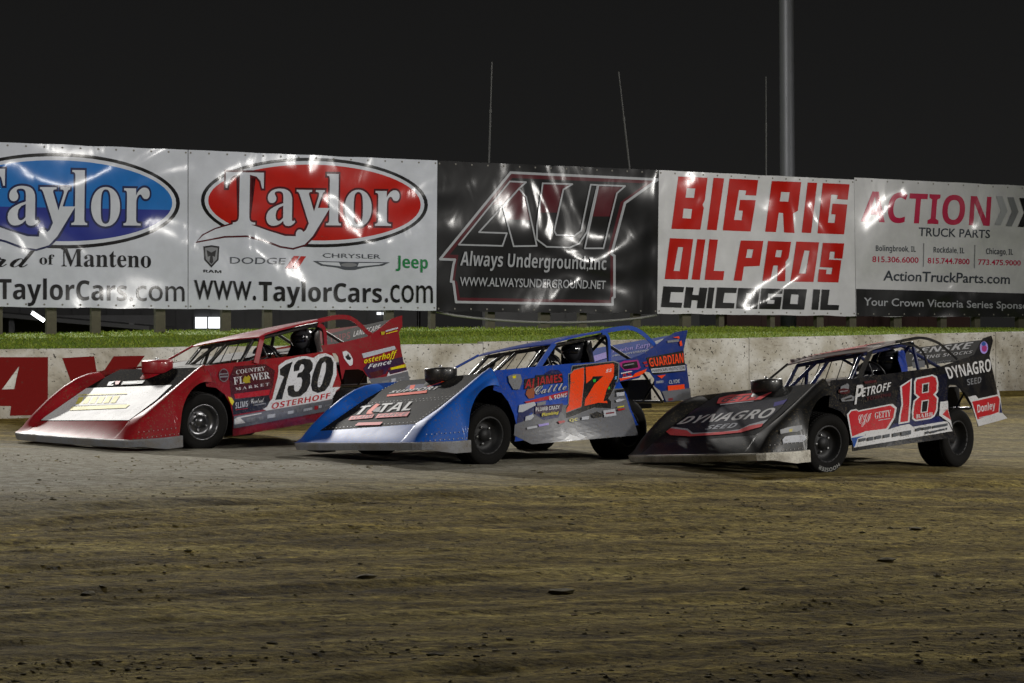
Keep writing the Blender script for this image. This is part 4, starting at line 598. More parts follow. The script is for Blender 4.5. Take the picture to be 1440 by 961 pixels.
('P', [(0.4848, 0.5516), (0.4377, 0.5001), (0.4336, 0.5085), (0.4806, 0.5601)], 'silver', []), 
('P', [(0.4408, 0.5091), (0.4403, 0.4116), (0.4334, 0.4119), (0.4339, 0.5094)], 'silver', []), 
('P', [(0.44, 0.4185), (0.465, 0.1214), (0.4582, 0.1204), (0.4331, 0.4174)], 'silver', []), 
('P', [(0.714, 0.1279), (0.8419, 0.1262), (0.8421, 0.1156), (0.7142, 0.1174)], 'silver', []), 
('P', [(0.839, 0.1149), (0.7975, 0.1718), (0.8023, 0.1795), (0.8439, 0.1226)], 'silver', []), 
('P', [(0.7985, 0.1693), (0.7372, 0.5569), (0.7441, 0.5591), (0.8055, 0.1714)], 'silver', []), 
('P', [(0.7433, 0.5495), (0.6527, 0.5529), (0.6528, 0.5634), (0.7433, 0.5601)], 'silver', []), 
('P', [(0.6579, 0.5622), (0.7202, 0.1204), (0.7132, 0.1186), (0.651, 0.5602)], 'silver', []), 
('T', [(0.1036, 0.5939), (0.7567, 0.6126), (0.7555, 0.7026), (0.0973, 0.6929)], 'silver', 'Always Underground,Inc', 'b'), 
('T', [(0.0977, 0.7686), (0.7541, 0.7767), (0.7518, 0.8336), (0.0962, 0.8277)], 'silver', 'WWW.ALWAYSUNDERGROUND.NET', 'n2')]}, 'oil': {'c': [[2.661, 38.616, 4.565], [6.483, 40.443, 4.525], [6.518, 40.459, 1.94], [2.629, 38.6, 1.969]],
 'dec': [
('P', [(0.0947, 0.037), (0.2401, 0.0365), (0.2267, 0.1972), (0.2156, 0.2284), (0.2222, 0.2507), (0.2061, 0.4045), (0.063, 0.4062)], 'bred', [[(0.1372, 0.1163), (0.1793, 0.1163), (0.1731, 0.1831), (0.1311, 0.1829)], [(0.1223, 0.2603), (0.1642, 0.2619), (0.159, 0.3298), (0.1171, 0.3281)]]), 
('P', [(0.2703, 0.0345), (0.3235, 0.035), (0.2869, 0.4046), (0.238, 0.4043)], 'bred', []), 
('P', [(0.3502, 0.0359), (0.4963, 0.0355), (0.4857, 0.1482), (0.4308, 0.1475), (0.4356, 0.1149), (0.3991, 0.1131), (0.3738, 0.3266), (0.4119, 0.3273), (0.4185, 0.2598), (0.3975, 0.2582), (0.404, 0.1827), (0.4838, 0.1806), (0.4579, 0.4057), (0.3171, 0.4045)], 'bred', []), 
('P', [(0.5662, 0.0377), (0.7191, 0.0358), (0.7006, 0.2441), (0.6751, 0.266), (0.6825, 0.4058), (0.6288, 0.4043), (0.6242, 0.2647), (0.6018, 0.2632), (0.587, 0.4036), (0.5319, 0.4035)], 'bred', [[(0.6148, 0.1132), (0.6588, 0.1132), (0.6518, 0.1816), (0.6069, 0.1815)]]), 
('P', [(0.7528, 0.0363), (0.8024, 0.0358), (0.7689, 0.4017), (0.7197, 0.4013)], 'bred', []), 
('P', [(0.8323, 0.0352), (0.9749, 0.0355), (0.9639, 0.1494), (0.9066, 0.1473), (0.9118, 0.1181), (0.8768, 0.1161), (0.8575, 0.322), (0.8934, 0.3229), (0.8988, 0.2607), (0.8758, 0.2592), (0.8833, 0.1817), (0.9616, 0.1841), (0.9428, 0.4031), (0.8024, 0.4029)], 'bred', []), 
('P', [(0.0562, 0.4712), (0.1701, 0.4726), (0.1458, 0.7574), (0.0327, 0.7582)], 'bred', [[(0.0963, 0.5315), (0.1212, 0.5317), (0.1057, 0.7004), (0.0763, 0.6988)]]), 
('P', [(0.1906, 0.4717), (0.2308, 0.4725), (0.2042, 0.7583), (0.1643, 0.7568)], 'bred', []), 
('P', [(0.2514, 0.4703), (0.2928, 0.4711), (0.2729, 0.6921), (0.3255, 0.693), (0.3201, 0.7574), (0.2284, 0.7575)], 'bred', []), 
('P', [(0.4074, 0.4713), (0.5223, 0.4702), (0.503, 0.6492), (0.4238, 0.6574), (0.4126, 0.7586), (0.3728, 0.7585)], 'bred', [[(0.4408, 0.533), (0.4714, 0.5331), (0.4628, 0.5941), (0.4332, 0.5939)]]), 
('P', [(0.5463, 0.4691), (0.6647, 0.4706), (0.6507, 0.5869), (0.6361, 0.6146), (0.6328, 0.756), (0.5923, 0.7559), (0.5963, 0.6432), (0.5722, 0.6441), (0.5576, 0.7556), (0.5173, 0.7555)], 'bred', [[(0.5897, 0.5323), (0.6188, 0.5324), (0.6119, 0.5843), (0.5819, 0.5827)]]), 
('P', [(0.692, 0.4667), (0.81, 0.4669), (0.779, 0.7558), (0.66, 0.7566)], 'bred', [[(0.7329, 0.5291), (0.7604, 0.5307), (0.7401, 0.6968), (0.7039, 0.6966)]]), 
('P', [(0.8298, 0.4702), (0.9423, 0.4694), (0.9314, 0.5815), (0.8886, 0.5804), (0.8929, 0.5321), (0.8671, 0.5318), (0.8608, 0.5898), (0.9263, 0.5928), (0.9092, 0.756), (0.8006, 0.7551), (0.8089, 0.663), (0.8484, 0.6644), (0.8443, 0.6961), (0.873, 0.6966), (0.8792, 0.6496), (0.813, 0.6464)], 'bred', []), 
('P', [(0.0267, 0.8085), (0.1277, 0.8109), (0.1233, 0.8481), (0.0636, 0.847), (0.0568, 0.9198), (0.1192, 0.921), (0.1148, 0.9569), (0.0161, 0.9536)], 'dark', []), 
('P', [(0.1369, 0.8107), (0.1739, 0.8123), (0.1677, 0.8642), (0.1992, 0.8661), (0.2045, 0.8128), (0.2417, 0.8131), (0.2274, 0.9586), (0.1904, 0.958), (0.1947, 0.9034), (0.1651, 0.9014), (0.1608, 0.9573), (0.1258, 0.9553)], 'dark', []), 
('P', [(0.2482, 0.8102), (0.2771, 0.8108), (0.2646, 0.9578), (0.2367, 0.957)], 'dark', []), 
('P', [(0.2902, 0.8091), (0.389, 0.8103), (0.3843, 0.8467), (0.326, 0.8455), (0.3187, 0.9166), (0.3769, 0.918), (0.3732, 0.9556), (0.2795, 0.9562)], 'dark', []), 
('P', [(0.3956, 0.8102), (0.5049, 0.8112), (0.4906, 0.9573), (0.4554, 0.9567), (0.4592, 0.9202), (0.4241, 0.9183), (0.4204, 0.956), (0.3845, 0.9554)], 'dark', [[(0.4364, 0.844), (0.4668, 0.8446), (0.463, 0.8837), (0.4317, 0.8818)]]), 
('P', [(0.5125, 0.8096), (0.6211, 0.8107), (0.6172, 0.8461), (0.546, 0.8452), (0.5402, 0.9184), (0.5766, 0.919), (0.5796, 0.8905), (0.5575, 0.8896), (0.5604, 0.8679), (0.6152, 0.8693), (0.6064, 0.9577), (0.5001, 0.9571)], 'dark', []), 
('P', [(0.6279, 0.8105), (0.7445, 0.8101), (0.7292, 0.958), (0.616, 0.9575)], 'dark', [[(0.6636, 0.8477), (0.7034, 0.8494), (0.6973, 0.9191), (0.6566, 0.9172)]]), 
('P', [(0.7787, 0.8092), (0.8131, 0.8096), (0.8025, 0.9579), (0.7682, 0.9572)], 'dark', []), 
('P', [(0.8229, 0.8093), (0.8623, 0.8096), (0.8518, 0.9198), (0.911, 0.9213), (0.9078, 0.9572), (0.8123, 0.9577)], 'dark', [])]}, 'truck': {'c': [[6.487, 40.445, 4.565], [11.084, 42.643, 4.52], [11.087, 42.643, 1.934], [6.528, 40.464, 1.937]],
 'dec': [
('P', [(0.0011, 0.802), (1.0032, 0.8242), (1.0032, 1.0042), (0.0011, 1.0033)], 'dark', []), 
('T', [(0.0417, 0.0914), (0.6336, 0.092), (0.6237, 0.3143), (0.026, 0.3149)], 'crimson', 'ACTION', 'b'), 
('T', [(0.2905, 0.3424), (0.6264, 0.3446), (0.6243, 0.4056), (0.2884, 0.4062)], 'slated', 'TRUCK PARTS', 'n2'), 
('T', [(0.0923, 0.4815), (0.2754, 0.4818), (0.2752, 0.5243), (0.092, 0.5248)], 'slate', 'Bolingbrook, IL', 'b'), 
('T', [(0.076, 0.5631), (0.2874, 0.5634), (0.2871, 0.6045), (0.0757, 0.605)], 'crimson', '815.306.6000', 'n2'), 
('T', [(0.3576, 0.4811), (0.5022, 0.4819), (0.502, 0.5265), (0.3574, 0.5252)], 'slate', 'Rockdale, IL', 'b'), 
('T', [(0.3302, 0.5646), (0.5265, 0.5658), (0.5263, 0.6061), (0.33, 0.6058)], 'crimson', '815.744.7800', 'n2'), 
('T', [(0.6056, 0.4817), (0.7354, 0.4819), (0.7353, 0.5272), (0.6055, 0.5266)], 'slate', 'Chicago, IL', 'b'), 
('T', [(0.5677, 0.5671), (0.7726, 0.5681), (0.7725, 0.6077), (0.5675, 0.6075)], 'crimson', '773.475.9000', 'n2'), 
('P', [(0.3103, 0.459), (0.3139, 0.4589), (0.3111, 0.632), (0.3075, 0.6321)], 'grey', []), 
('P', [(0.5506, 0.4625), (0.5543, 0.4623), (0.5509, 0.6355), (0.5472, 0.6356)], 'grey', []), 
('T', [(0.1277, 0.6647), (0.7209, 0.6751), (0.7189, 0.7481), (0.1236, 0.7377)], 'slated', 'ActionTruckParts.com', 'n2'), 
('T', [(0.0353, 0.8638), (0.8305, 0.8864), (0.8304, 0.9378), (0.0331, 0.9209)], 'silver', 'Your Crown Victoria Series Sponsor', 'n2'), 
('P', [(0.6548, 0.0876), (0.6844, 0.0855), (0.7082, 0.1946), (0.6745, 0.3072), (0.6468, 0.3058), (0.6767, 0.1966)], 'silver', []), 
('P', [(0.7084, 0.0926), (0.7381, 0.0905), (0.7621, 0.1999), (0.7283, 0.313), (0.7004, 0.3116), (0.7304, 0.2019)], 'grey', []), 
('P', [(0.7661, 0.0944), (0.796, 0.0923), (0.8202, 0.2022), (0.7862, 0.3156), (0.7582, 0.3142), (0.7883, 0.2042)], 'dark', [])]}}, 'posts': [[-8.772, 33.398, 1.589, 4.558, 0.156], [-8.128, 33.703, 1.589, 4.555, 0.146], [-7.364, 34.066, 1.603, 4.551, 0.17], [-6.714, 34.374, 1.616, 4.548, 0.16], [-5.753, 34.831, 1.634, 4.544, 0.174], [-4.743, 35.31, 1.654, 4.538, 0.165], [-4.09, 35.62, 1.663, 4.535, 0.154], [-3.052, 36.113, 1.675, 4.528, 0.108], [-2.114, 36.559, 1.685, 4.523, 0.158], [-1.39, 36.903, 1.693, 4.519, 0.098], [-0.386, 37.38, 1.698, 4.514, 0.15], [0.567, 37.833, 1.704, 4.509, 0.202], [1.246, 38.155, 1.708, 4.506, 0.153], [2.234, 38.625, 1.713, 4.501, 0.167], [3.171, 39.07, 1.715, 4.492, 0.195], [3.84, 39.389, 1.713, 4.482, 0.118], [4.837, 39.862, 1.709, 4.469, 0.106], [5.792, 40.317, 1.705, 4.456, 0.161], [6.461, 40.635, 1.702, 4.446, 0.163], [7.394, 41.079, 1.698, 4.442, 0.192], [8.371, 41.543, 1.693, 4.439, 0.152], [9.104, 41.892, 1.69, 4.436, 0.14], [10.089, 42.361, 1.685, 4.432, 0.184], [11.079, 42.832, 1.686, 4.428, 0.171]], 'grass': [[-11.228, 33.023, 1.567], [-8.256, 34.4, 1.6], [-4.574, 36.111, 1.672], [-1.502, 37.543, 1.706], [2.904, 39.6, 1.732], [6.614, 41.336, 1.717], [10.34, 43.082, 1.701], [15.647, 45.575, 1.676]], 'wall': [[[-9.124, 28.812, 1.369], [-4.862, 30.71, 1.409], [-4.863, 30.71, 0.484], [-9.125, 28.812, 0.39]], [[-4.857, 30.712, 1.413], [-0.447, 32.676, 1.452], [-0.447, 32.676, 0.511], [-4.857, 30.712, 0.484]], [[-0.438, 32.68, 1.482], [3.835, 34.551, 1.534], [3.836, 34.551, 0.598], [-0.438, 32.68, 0.511]], [[3.845, 34.555, 1.537], [8.225, 36.288, 1.63], [8.226, 36.288, 0.675], [3.845, 34.555, 0.598]], [[8.236, 36.293, 1.633], [13.272, 38.285, 1.728], [13.273, 38.285, 0.732], [8.237, 36.293, 0.674]]], 'wallpaint': [[(0.2972, 0.928), (0.39, 0.1087), (0.6111, 0.1242), (0.6101, 0.9816), (0.4972, 0.9751), (0.5009, 0.8351), (0.4369, 0.8199), (0.4186, 0.9486)], [(0.6539, 0.1406), (0.7511, 0.1209), (0.7593, 0.3766), (0.7838, 0.3252), (0.8111, 0.1251), (0.9075, 0.1238), (0.8441, 0.5481), (0.8112, 0.6522), (0.8003, 1.0286), (0.7241, 1.015), (0.7295, 0.6412), (0.6808, 0.5017)]], 'wallhole': [(0.4735, 0.5869), (0.5251, 0.2487), (0.5103, 0.5863)], 'whips': [[[-0.35, 37.477, 6.382], [-0.406, 37.477, 4.472]], [[1.927, 38.557, 6.34], [2.139, 38.557, 4.478]], [[4.746, 39.895, 6.412], [4.75, 39.895, 4.445]]], 'pole': [[5.94, 46.0, 4.972], [5.915, 46.0, 8.803]], 'grid': {'win1': [[-9.16, 60.0, 2.09], [-8.4, 60.0, 2.14], [-8.4, 60.0, 1.75], [-9.16, 60.0, 1.73]], 'win2': [[-3.92, 60.0, 2.24], [-3.58, 60.0, 2.26], [-3.58, 60.0, 2.14], [-3.92, 60.0, 2.13]], 'tube': [[-11.7, 52.0, 2.12], [-11.405, 52.0, 1.921]]}}
# ------------------------------------------------------------------ ground
def smooth(a, b, x):
    t = max(0, min(1, (x - a) / (b - a))); return t * t * (3 - 2 * t)
TD = Vector((.905, .4254, 0)); TN = Vector((-.4254, .905, 0))       # along and across the track
WBASE = [(-12.05, 27.3, .35), (-7.13, 29.7, .44), (3.2, 34.3, .565), (8.76, 36.5, .665), (20, 41.3, .8)]
def wall_y(x):
    for (x0, y0, z0), (x1, y1, z1) in zip(WBASE, WBASE[1:]):
        if x <= x1 or x1 == 20: 
            t = (x - x0) / (x1 - x0); return y0 + (y1 - y0) * t, z0 + (z1 - z0) * t
def gz(x, y):
    zc = .235 - .029 * max(-9, min(9, x)); wy, wz = wall_y(max(-25, min(30, x)))
    if y < 22.3: return zc * smooth(13, 22.3, y)
    if y < 25.2: return zc
    t = min(1, (y - 25.2) / max(.5, wy - 25.2)); return zc + (wz - .02 - zc) * t * (.6 + .4 * t)
def relief(x, y):
    """ruts and churned clay along the racing groove"""
    u = x * TD.x + y * TD.y; v = x * TN.x + y * TN.y
    near = 1 - smooth(16.5, 19.5, v)
    r = noise.noise((u * .22, v * 1.5, 3.1)) * .030 + noise.noise((u * .7, v * 3.4, 8.2)) * .020
    r += noise.noise((u * .07, v * 4.2, 6.6)) * .022 + noise.noise((u * 2.2, v * 6.5, 1.7)) * .013 + abs(noise.noise((u * 3.4, v * 9, 5.5))) * .010
    rut = math.exp(-((v - 17.15 - .12 * math.sin(u * .5)) / .22) ** 2) * -.045 + math.exp(-((v - 17.55 - .1 * math.sin(u * .43)) / .2) ** 2) * .035
    return r * 1.35 * (.25 + .75 * near) + rut
def lin_axis(a, b, st): 
    n = max(1, round((b - a) / st)); return [a + (b - a) * i / n for i in range(n)]
ua = lin_axis(-260, -30, 23) + lin_axis(-30, -9, 2) + lin_axis(-9, 17, .11) + lin_axis(17, 40, 2) + lin_axis(40, 300, 26) + [300]
va = lin_axis(-60, 4, 8) + lin_axis(4, 7.2, .3) + lin_axis(7.2, 21, .045) + lin_axis(21, 33, .4) + lin_axis(33, 45, 1.5) + lin_axis(45, 330, 28) + [330]
vs = []
for u in ua:
    for v in va:
        x = u * TD.x + v * TN.x; y = u * TD.y + v * TN.y
        z = gz(x, y) + (relief(x, y) if -9.5 < u < 17.5 and 6 < v < 24 else 0)
        vs.append((x, y, z))
nv = len(va); fs = [(i * nv + j, (i + 1) * nv + j, (i + 1) * nv + j + 1, i * nv + j + 1) for i in range(len(ua) - 1) for j in range(nv - 1)]
g = NT('clay_track')
ang = -math.atan2(TD.y, TD.x)
vt = g.coords((.22, 1.7, 1), (0, 0, ang)); vf = g.coords((1.5, 3.2, 1), (0, 0, ang)); vi = g.coords((1, 1, 1), (0, 0, ang))
streak = g.noise(vt, 1.1, 6, .62, .3); fine = g.noise(vf, 5.5, 8, .68, .2); clod = g.noise(vi, 26, 5, .7)
c1 = g.ramp(streak, (.30, (.13, .097, .026)), (.45, (.245, .194, .054)), (.56, (.35, .286, .085)), (.72, (.53, .45, .16)))
c2 = g.ramp(fine, (.32, (.22, .19, .14)), (.48, (.75, .72, .66)), (.60, (1.0, .97, .9)), (.74, (1.75, 1.65, 1.45)))
cc = g.mix(1.0, c1, c2, 'MULTIPLY')
lane = g.noise(g.coords((.045, 3.2, 1), (0, 0, ang)), 1.6, 4, .55, .1)
cc = g.mix(1.0, cc, g.ramp(lane, (.36, (.55, .52, .46)), (.47, (.95, .93, .9)), (.55, (1, 1, 1)), (.66, (1.35, 1.32, 1.26))), 'MULTIPLY')
speck = g.noise(g.coords((1.0, 1.6, 1), (0, 0, ang)), 15, 5, .66, .8)
cc = g.mix(1.0, cc, g.ramp(speck, (.36, (.25, .22, .17)), (.47, (.9, .88, .84)), (.56, (1, 1, 1)), (.66, (1.7, 1.62, 1.45))), 'MULTIPLY')
sep = g.n('ShaderNodeSeparateXYZ'); g.l(vi, sep.inputs[0])          # worn slick lane: paler, greyer dry clay, starts unevenly
ad = g.n('ShaderNodeMath', operation='MULTIPLY_ADD'); g.l(streak, ad.inputs[0]); ad.inputs[1].default_value = 3.2; g.l(sep.outputs[1], ad.inputs[2])
ad2 = g.n('ShaderNodeMath', operation='MULTIPLY_ADD'); g.l(sep.outputs[0], ad2.inputs[0]); ad2.inputs[1].default_value = -.16; g.l(ad.outputs[0], ad2.inputs[2])
mr = g.n('ShaderNodeMapRange'); mr.inputs[1].default_value = 17.6; mr.inputs[2].default_value = 20.2; g.l(ad2.outputs[0], mr.inputs[0])
slick = g.mix(g.ramp(fine, (.35, (0, 0, 0)), (.65, (1, 1, 1))), (.25, .225, .165, 1), (.47, .45, .38, 1))
mr2 = g.n('ShaderNodeMapRange'); mr2.inputs[1].default_value = 23.2; mr2.inputs[2].default_value = 25.5; mr2.inputs[3].default_value = 1; mr2.inputs[4].default_value = 0; g.l(ad2.outputs[0], mr2.inputs[0])
mm = g.n('ShaderNodeMath', operation='MULTIPLY'); g.l(mr.outputs[0], mm.inputs[0]); g.l(mr2.outputs[0], mm.inputs[1])
fr_u = g.n('ShaderNodeMapRange'); fr_u.inputs[1].default_value = 8.5; fr_u.inputs[2].default_value = 13.5; fr_u.inputs[3].default_value = 1; fr_u.inputs[4].default_value = .38; g.l(sep.outputs[0], fr_u.inputs[0])
m3 = g.n('ShaderNodeMath', operation='MULTIPLY'); g.l(mm.outputs[0], m3.inputs[0]); g.l(fr_u.outputs[0], m3.inputs[1])
cc = g.mix(m3.outputs[0], cc, slick)
nb = g.bump(clod, .8, .03); nb = g.bump(fine, .9, .06, nb)
g.set(Base_Color=cc, Roughness=.85, Normal=nb); g.b.inputs['Specular IOR Level'].default_value = .06
mb = MB(); mb.add(vs, fs, g.m, True); tag(mb.build('track_ground'), kind='structure')
# loose clods on the churned clay
mb = MB(); cm = flat('clay_clod', (.10, .08, .03), .95, bump=.6, scale=30, var=.4)
ico = bmesh.new(); bmesh.ops.create_icosphere(ico, subdivisions=1, radius=1); iv = [v.co.copy() for v in ico.verts]; jf = [[v.index for v in f.verts] for f in ico.faces]; ico.free()
cms = [cm, flat('clay_crumb_dry', (.30, .25, .12), .95, var=.3), flat('clay_crumb', (.19, .15, .06), .95, var=.3), flat('clay_crumb_damp', (.115, .088, .036), .95, var=.3)]
def crumb(x, y, s, m):
    sd = random.random() * 50; z = gz(x, y) + relief(x, y); ax = .75 + .7 * random.random()
    mb.add([(x + p.x * s * ax * 1.4 * (1 + .5 * random.uniform(-1, 1)), y + p.y * s * 1.2 * (1 + .4 * random.uniform(-1, 1)), z + s * .12 + p.z * s * .6 * (1 + .4 * random.uniform(-1, 1))) for p in iv], jf, m)
k = 0
while k < 5000:
    y = 9.2 + 12.6 * random.random() ** 1.1; x = (random.random() - .5) * (y * .49 + .5)
    u_ = x * TD.x + y * TD.y; v_ = x * TN.x + y * TN.y
    if noise.noise((u_ * .25, v_ * 1.6, 9.4)) + .5 * noise.noise((u_ * 1.1, v_ * 3, 2.2)) < random.uniform(-.35, .45): continue
    k += 1; s = .003 + .010 * random.random() ** 3
    crumb(x, y, s, random.choice((cms[1], cms[2], cms[2], cms[3], cms[3])))
for k in range(40):
    y = 9.6 + 12 * random.random(); x = (random.random() - .5) * y * .48; crumb(x, y, random.uniform(.012, .024), cm)
for x, y in ((2.62, 14.9), (.30, 13.2), (-2.6, 13.1), (-.95, 13.9), (3.15, 16.6)): crumb(x, y, .045, cm)
tag(mb.build('clay_clods'), kind='stuff')

# ------------------------------------------------------------------ concrete wall: precast blocks
cn = NT('dirty_concrete'); v = cn.coords(); 
f1 = cn.noise(v, 1.3, 6, .65, .3); f2 = cn.noise(v, 14, 8, .75); f3 = cn.noise(cn.coords((1, 1, .5)), 5, 4, .6)
base = cn.ramp(f1, (.30, (.22, .19, .14)), (.43, (.44, .41, .34)), (.56, (.60, .585, .54)), (.72, (.75, .74, .70)))
base = cn.mix(cn.ramp(f2, (.58, (0, 0, 0)), (.70, (1, 1, 1))), base, (.10, .088, .07, 1))
sp = cn.ramp(cn.noise(v, 24, 2, .5), (.655, (0, 0, 0)), (.685, (1, 1, 1)))
base = cn.mix(sp, base, (.035, .03, .024, 1))
scf = cn.ramp(cn.noise(cn.coords((.55, 7, 7), (0, 0, ang)), 2.2, 5, .65, .2), (.60, (0, 0, 0)), (.70, (1, 1, 1)))   # tyre scuffs along the wall
sfm = cn.n('ShaderNodeMath', operation='MULTIPLY'); cn.l(scf, sfm.inputs[0]); sfm.inputs[1].default_value = .55
base = cn.mix(sfm.outputs[0], base, (.12, .10, .075, 1))
cz = cn.n('ShaderNodeSeparateXYZ'); cn.l(cn.coords(src='Generated'), cz.inputs[0])
lo = cn.ramp(cz.outputs[2], (.02, (1, 1, 1)), (.55, (0, 0, 0)))       # clay thrown up onto the foot of the wall
lm = cn.n('ShaderNodeMath', operation='MULTIPLY'); cn.l(lo, lm.inputs[0]); cn.l(f3, lm.inputs[1])
base = cn.mix(lm.outputs[0], base, (.13, .105, .07, 1))
cn.set(Base_Color=base, Roughness=.9, Normal=cn.bump(f2, .35, .02))
rp = NT('faded_red_wall_paint'); v = rp.coords()
rc = rp.mix(rp.ramp(rp.noise(v, 16, 8, .75), (.6, (0, 0, 0)), (.72, (1, 1, 1))), (.17, .010, .009, 1), (.10, .05, .04, 1))
rp.b.inputs['Specular IOR Level'].default_value = .1; rp.set(Base_Color=rc, Roughness=.9, Normal=rp.bump(rp.noise(v, 14, 8, .75), .3, .02))
LB = ['concrete wall block painted with big red letters behind the red car', 'plain pale concrete wall block between the red car and the blue car',
      'concrete wall block directly behind the blue car cockpit', 'mud spattered concrete wall block behind the black car hood', 'concrete wall block at the far right behind the black car tail']
def wall_block(i, c):
    TL, TR, BR, BL = (Vector(x) for x in c); P0 = Patch(c); mb = MB()
    back = Vector((-TN.x, -TN.y, 0)) * -1 * .22
    BL = BL - Vector((0, 0, .15)); BR = BR - Vector((0, 0, .15))
    N = 24; rt = random.Random(i)
    top = [TL.lerp(TR, k / N) + Vector((0, 0, .006 * noise.noise((k * .9, i, 0)))) for k in range(N + 1)]
    bot = [BL.lerp(BR, k / N) for k in range(N + 1)]
    ch = Vector((0, 0, -.018)); fr = back * .08
    rows = [bot, [t + ch for t in top], [t + fr for t in top], [t + back for t in top], [b + back for b in bot]]
    mb.grid(rows, cn.m, False)
    for k in (0, N): mb.add([r[k] for r in rows], [(0, 1, 2, 3, 4)], cn.m)
    if i == 0:
        hole = [DATA['wallhole']]
        for j, loop in enumerate(DATA['wallpaint']):
            pts, tris = tess(loop, hole if j == 0 else ()); flat_faces(mb, P0, pts, tris, rp.m, .004)
    tag(mb.build('concrete_barrier'), LB[i], 'wall', 'concrete wall blocks round the track')
for i, c in enumerate(DATA['wall']): wall_block(i, c)

# ------------------------------------------------------------------ grass bank
near = [Vector(p) + Vector((-TN.x, -TN.y, 0)) * -.2 + Vector((0, 0, -.05)) for c in DATA['wall'] for p in (c[0], c[1])]
near = [near[0] - TD * 6] + near + [near[-1] + TD * 10]
far = [Vector(p) for p in DATA['grass']]; far = [far[0] - TD * 8] + far + [far[-1] + TD * 12]
def poly_at(pl, u):
    k = [p.dot(TD) for p in pl]
    for a in range(len(pl) - 1):
        if u <= k[a + 1] or a == len(pl) - 2:
            t = (u - k[a]) / max(1e-4, k[a + 1] - k[a]); return pl[a].lerp(pl[a + 1], t)
def bank(u, t):
    a = poly_at(near, u); b = poly_at(far, u); p = a.lerp(b, t); p.z = a.z + (b.z - a.z) * (1 - (1 - t) ** 1.35); return p
gm = NT('grass_turf'); v = gm.coords()
gm.set(Base_Color=gm.mix(gm.noise(v, 4, 6, .7), (.15, .25, .007, 1), (.23, .32, .012, 1)), Roughness=.9, Normal=gm.bump(gm.noise(v, 30, 4, .7), .8, .04))
U0, U1 = 2.0, 33.0
us = [U0 + (U1 - U0) * i / 100 for i in range(101)]
mb = MB(); mb.grid([[bank(u, t / 6) for u in us] for t in range(7)] + [[bank(u, 1) + TN * 3 + Vector((0, 0, -.25)) for u in us], [bank(u, 1) + TN * 9 + Vector((0, 0, -.9)) for u in us]], gm.m)
tag(mb.build('grass_bank'), kind='structure')
gb = [NT('grass_blade').set(Base_Color=c, Roughness=.6) for c in ((.14, .22, .012, 1), (.185, .265, .015, 1), (.23, .275, .024, 1), (.115, .195, .012, 1))]
mb = MB()
for k in range(45000):
    u = U0 + (U1 - U0) * random.random(); t = random.random(); p = bank(u, t)
    cl = noise.noise((p.x * .9, p.y * .9, 0)); h = .020 + .022 * random.random() + .016 * cl; a = random.random() * 6.28
    d = Vector((math.cos(a), math.sin(a), 0)); ln = Vector((random.uniform(-.03, .03), random.uniform(-.03, .03), h))
    m = gb[min(3, int(random.random() * 2 + (cl + .5) * 2)) if cl > -.5 else 3]
    mb.add([p - d * .009, p + d * .009, p + ln], [(0, 1, 2)], m)
tag(mb.build('grass'), kind='stuff')

# ------------------------------------------------------------------ banners, posts, whips, light pole
PL = ['wooden fence post at the far left under the blue oval banner']
post_m = flat('weathered_post', (.075, .068, .046), .9, bump=.5, scale=12, var=.35)
POSTNAMES = ['far left edge of the frame, under the blue oval banner', 'left picture edge, left of the bright tube lamp', 'first post right of the bright tube lamp', 'second post right of the bright tube lamp',
 'between the tube lamp and the lit window, left of the window', 'next post right of the lit window', 'second post right of the lit window, above the red car windscreen', 'behind the red car roof', 'behind the red car tail fin',
 'under the joint of the red oval banner and the black banner', 'under the black banner, second from its left end', 'under the black banner middle', 'right of the black banner middle', 'under the black banner right part',
 'under the left end of the red lettered banner', 'second under the red lettered banner', 'third under the red lettered banner', 'fourth under the red lettered banner', 'under the joint of the red lettered and truck parts banners',
 'second under the truck parts banner', 'third under the truck parts banner', 'fourth under the truck parts banner', 'under the truck parts banner at the right picture edge', 'beyond the right picture edge']
for (x, y, z0, z1, wd), nm in zip(DATA['posts'], POSTNAMES):
    mb = MB(); rot = Matrix.Rotation(math.atan2(TD.y, TD.x), 3, 'Z')
    mb.box((x, y, (z0 - .3 + z1) / 2), (wd * .93, .12, z1 - z0 + .3), post_m, rot)
    tag(mb.build('fence_post'), 'weathered square wooden post ' + nm if not nm.startswith(('first', 'second', 'third', 'fourth', 'next')) else 'weathered wooden post, ' + nm, 'post', 'posts carrying the banner fence')
BL = {'ford': ('c4c8d2', 'white vinyl banner with blue oval sign and black lettering, far left'), 'dodge': ('c4c8d2', 'white vinyl banner with red oval sign and a row of small logos'),
      'aui': ('121214', 'glossy black vinyl banner with outlined maroon letters AUI'), 'oil': ('ccccd0', 'white banner with slanted red block letters BIG RIG OIL PROS'),
      'truck': ('c6c6ca', 'white banner with crimson word ACTION and grey chevrons above black strip')}
